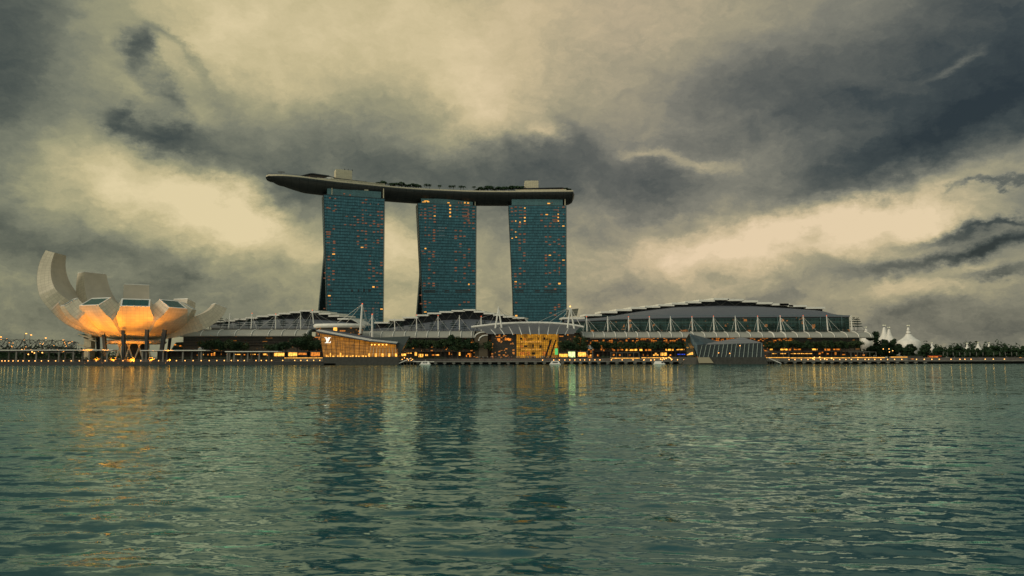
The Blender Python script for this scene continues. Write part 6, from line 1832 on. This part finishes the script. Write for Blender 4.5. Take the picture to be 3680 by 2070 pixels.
tent(*z5(1410, 305), 1.0, 800, 'tallest white peaked tent with a ball finial right of the big dark tree')
small = [(8, -22), (12, -30), (20, -62), (27, -88), (42, -120), (62, -150), (70, -180), (74, -280)]
tent(*z5(1168, 303), 1.0, 830, 'white tent peak rising left behind the big dark tree', small)
tent(*z5(1216, 324), .9, 815, 'white tent peak with a dark ball finial, second from the tallest', small)
tent(*z5(985, 322), .8, 830, 'white tent peak just beyond the end of the glass canopy', small)
tiny = [(8, -16), (10, -26), (14, -44), (22, -60), (34, -76), (40, -90), (42, -160)]
tent(*z5(1648, 478), .62, 850, 'tiny white tent peak above the round dark tree right of the main tent', tiny)
tent(*z5(2003, 486), .75, 850, 'tiny white tent peak over the right treeline, leftmost of three', tiny)
tent(*z5(2113, 476), .75, 850, 'tiny white tent peak over the right treeline, middle of three', tiny)
tent(*z5(2222, 480), .75, 850, 'tiny white tent peak over the right treeline, rightmost of three', tiny)


# low structures at the right end
def right_end():
    Y = 640
    a = at(*z5(1640, 612), Y); b = at(*z5(1748, 612), Y); root = thing('red_canopy', 'low red lit canopy stall on the right shore', 'stall', ((a.x + b.x) / 2, Y, 4.7))
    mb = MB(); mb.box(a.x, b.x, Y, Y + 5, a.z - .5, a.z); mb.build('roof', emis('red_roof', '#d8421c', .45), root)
    mb = MB(); mb.box(a.x + 1, b.x - 1, Y + 4, Y + 4.3, 4.7, a.z - .6); mb.build('back_wall', M['shop2'], root)
    for x in (a.x + .5, b.x - .5): mb = MB(); mb.tube([(x, Y + .3, 4.7), (x, Y + .3, a.z - .5)], .12, 5); mb.build('post', M['dark'], root)
    # upright feather banners
    fb = None; xs = [1760, 1800, 1860, 1925, 1978, 2030, 2095, 2160, 2268, 2330, 2385, 2448, 2500]
    for i, x in enumerate(xs):
        p = at(*z5(x, 596), 645)
        if fb is None:
            mb = MB(); mb.tube([(0, 0, 0), (0, 0, 7.4)], .07, 5); mb.cur = 1; mb.prism([(0, 0, 2.5), (.9, 0, 3.2), (1.2, 0, 6.0), (.6, 0, 7.4), (0, 0, 7.6)], (0, .05, 0)); fb = mb.build('feather_banner', [M['dark'], M['concrete']]); o = fb
        else: o = fb.copy(); col.objects.link(o)
        o.location = (p.x, 645, 4.7); o.scale = (.6, .6, .62); tag(o, f'thin pale feather banner before the right treeline, {ordl(i, len(xs))}', 'banner', 'feather banners on the right shore')
    r = random.Random(8)
    # low grandstand blocks with small lights
    for i, (x0, x1, yt) in enumerate(((1400, 1560, 612), (1600, 2140, 628), (2150, 2576, 624))):
        a = at(*z5(x0, yt), 626 + i); b = at(*z5(x1, yt), 626 + i)
        root = thing('low_terrace', ['low dark terrace below the white tent', 'low dark terrace with amber lights right of the tent', 'low dark terrace at the far right edge'][i], 'terrace', ((a.x + b.x) / 2, 628, 2.6))
        mb = MB(); mb.box(a.x, b.x, 626.3 + i, 634, 2.6, a.z); mb.build('block', M['darkconc'], root)
        n = int((b.x - a.x) / 7)
        for k in range(n):
            x = a.x + (k + r.random()) * (b.x - a.x) / n; w_ = r.uniform(.4, 2.4); x = min(x, b.x - w_ - .1); zz = r.uniform(3.2, a.z - .6)
            mb = MB(); mb.box(x, x + w_, 626 + i, 626.28 + i, zz, zz + .35); mb.build('small_light', M['strip'] if r.random() < .6 else M['shop2'], root)
right_end()


# ------------------------------------------------------------------ people on the plaza
def person_proto(seed, shirt, trousers):
    r = random.Random(seed); me = bpy.data.meshes.new('person')
    # joint: position, radius
    J = [((0, 0, .95), .15), ((0, 0, 1.18), .14), ((0, 0, 1.38), .16), ((0, 0, 1.50), .07), ((0, 0, 1.62), .10), ((0, 0, 1.72), .09),
         ((.19, 0, 1.42), .06), ((.26, -.03, 1.14), .05), ((.24, -.12, .90), .04), ((-.19, 0, 1.42), .06), ((-.26, .02, 1.14), .05), ((-.25, -.06, .90), .04),
         ((.10, 0, .88), .10), ((.12, -.06, .48), .07), ((.12, .02, .06), .05), ((.12, -.14, .03), .04), ((-.10, 0, .88), .10), ((-.12, .05, .48), .07), ((-.12, .10, .06), .05), ((-.12, -.05, .03), .04)]
    E_ = [(0, 1), (1, 2), (2, 3), (3, 4), (4, 5), (2, 6), (6, 7), (7, 8), (2, 9), (9, 10), (10, 11), (0, 12), (12, 13), (13, 14), (14, 15), (0, 16), (16, 17), (17, 18), (18, 19)]
    me.from_pydata([j[0] for j in J], E_, []); o = bpy.data.objects.new('person', me); col.objects.link(o)
    md = o.modifiers.new('skin', 'SKIN')
    for i, j in enumerate(J): me.skin_vertices[0].data[i].radius = (j[1], j[1])
    me.skin_vertices[0].data[0].use_root = True
    dg = bpy.context.evaluated_depsgraph_get(); dg.update()
    nm = bpy.data.meshes.new_from_object(o.evaluated_get(dg))
    bpy.data.objects.remove(o)
    nm.materials.clear()
    for c, n_ in ((shirt, 'shirt'), (trousers, 'trousers'), ((.35, .22, .15), 'skin'), ((.02, .015, .01), 'hair')): nm.materials.append(plain(n_, c, .8))
    for p in nm.polygons:
        z = p.center.z; x = abs(p.center.x)
        p.material_index = 1 if z < .93 and x < .2 else (2 if (z < 1.0 and x >= .2) or 1.47 < z < 1.68 else (3 if z >= 1.68 else 0))
    o = bpy.data.objects.new('person', nm); col.objects.link(o)
    return o
PP3 = [person_proto(1, (.5, .48, .42), (.03, .04, .06)), person_proto(2, (.04, .05, .08), (.02, .02, .025)), person_proto(3, (.35, .07, .05), (.05, .05, .06)), person_proto(4, (.15, .2, .22), (.2, .17, .12))]
PL = ['pale shirt and dark trousers', 'dark clothes', 'red shirt', 'grey blue shirt and tan trousers']
used = [False] * 4
rp = random.Random(31)
for i in range(150):
    k = rp.randrange(4)
    fx = rp.triangular(1660, 2120, 1930) if i < 120 else rp.choice([rp.uniform(900, 1190), rp.uniform(2150, 2450), rp.uniform(560, 900)])
    Y = rp.uniform(QR + 26.5, QR + 34) if i < 112 else rp.uniform(608, 616)
    zb = 4.7 if Y > 626 else (2.6 if fx > 1212 else 2.62)
    o = PP3[k] if not used[k] else PP3[k].copy()
    if used[k]: col.objects.link(o)
    used[k] = True
    o.location = (at(fx, 1290, Y).x, Y, zb); o.rotation_euler = (0, 0, rp.uniform(0, 6.28)); s_ = rp.uniform(.95, 1.12); o.scale = (s_, s_, s_)
    plc = 'in the crowd below the entrance' if i < 112 else ('on the boardwalk below the entrance' if i < 120 else 'strolling away from the entrance crowd')
    tag(o, f'person in {PL[k]} {plc}', 'person', f'people in {PL[k]} {plc}')
# plaza railing
def rail(x0, x1, Y, zb, label):
    a = at(x0, 1290, Y).x; b = at(x1, 1290, Y).x; root = thing('railing', label, 'railing', ((a + b) / 2, Y, zb))
    mb = MB(); mb.tube([(a, Y, zb + 1.1), (b, Y, zb + 1.1)], .06, 4)
    mb.tube([(a, Y, zb + .6), (b, Y, zb + .6)], .03, 4); mb.build('rails', M['concrete'], root)
    mb = MB(); n = int((b - a) / 2.4)
    for i in range(n + 1): x = a + (b - a) * i / n; mb.tube([(x, Y, zb), (x, Y, zb + 1.1)], .04, 4)
    mb.build('posts', M['dark'], root)
rail(1560, 1970, QR + 26.4, 4.7, 'long thin railing along the plaza edge below the atrium')
rail(-100, 1190, QL + 26.5, 4.7, 'long thin railing along the upper walk of the left waterfront')
rail(2120, 2460, QR + 26.4, 4.7, 'thin railing along the plaza edge left of the faceted pavilion')


# nothing far away was modelled behind the camera; drop unused source objects
for grp in (PR['round'], PR['tall'], PR['row'], TP, PPs, PPb):
    for p in grp:
        if not p.used:
            for c in list(p.root.children): bpy.data.objects.remove(c)
            bpy.data.objects.remove(p.root)
for k in range(4):
    if not used[k]: bpy.data.objects.remove(PP3[k])
bpy.context.view_layer.update()
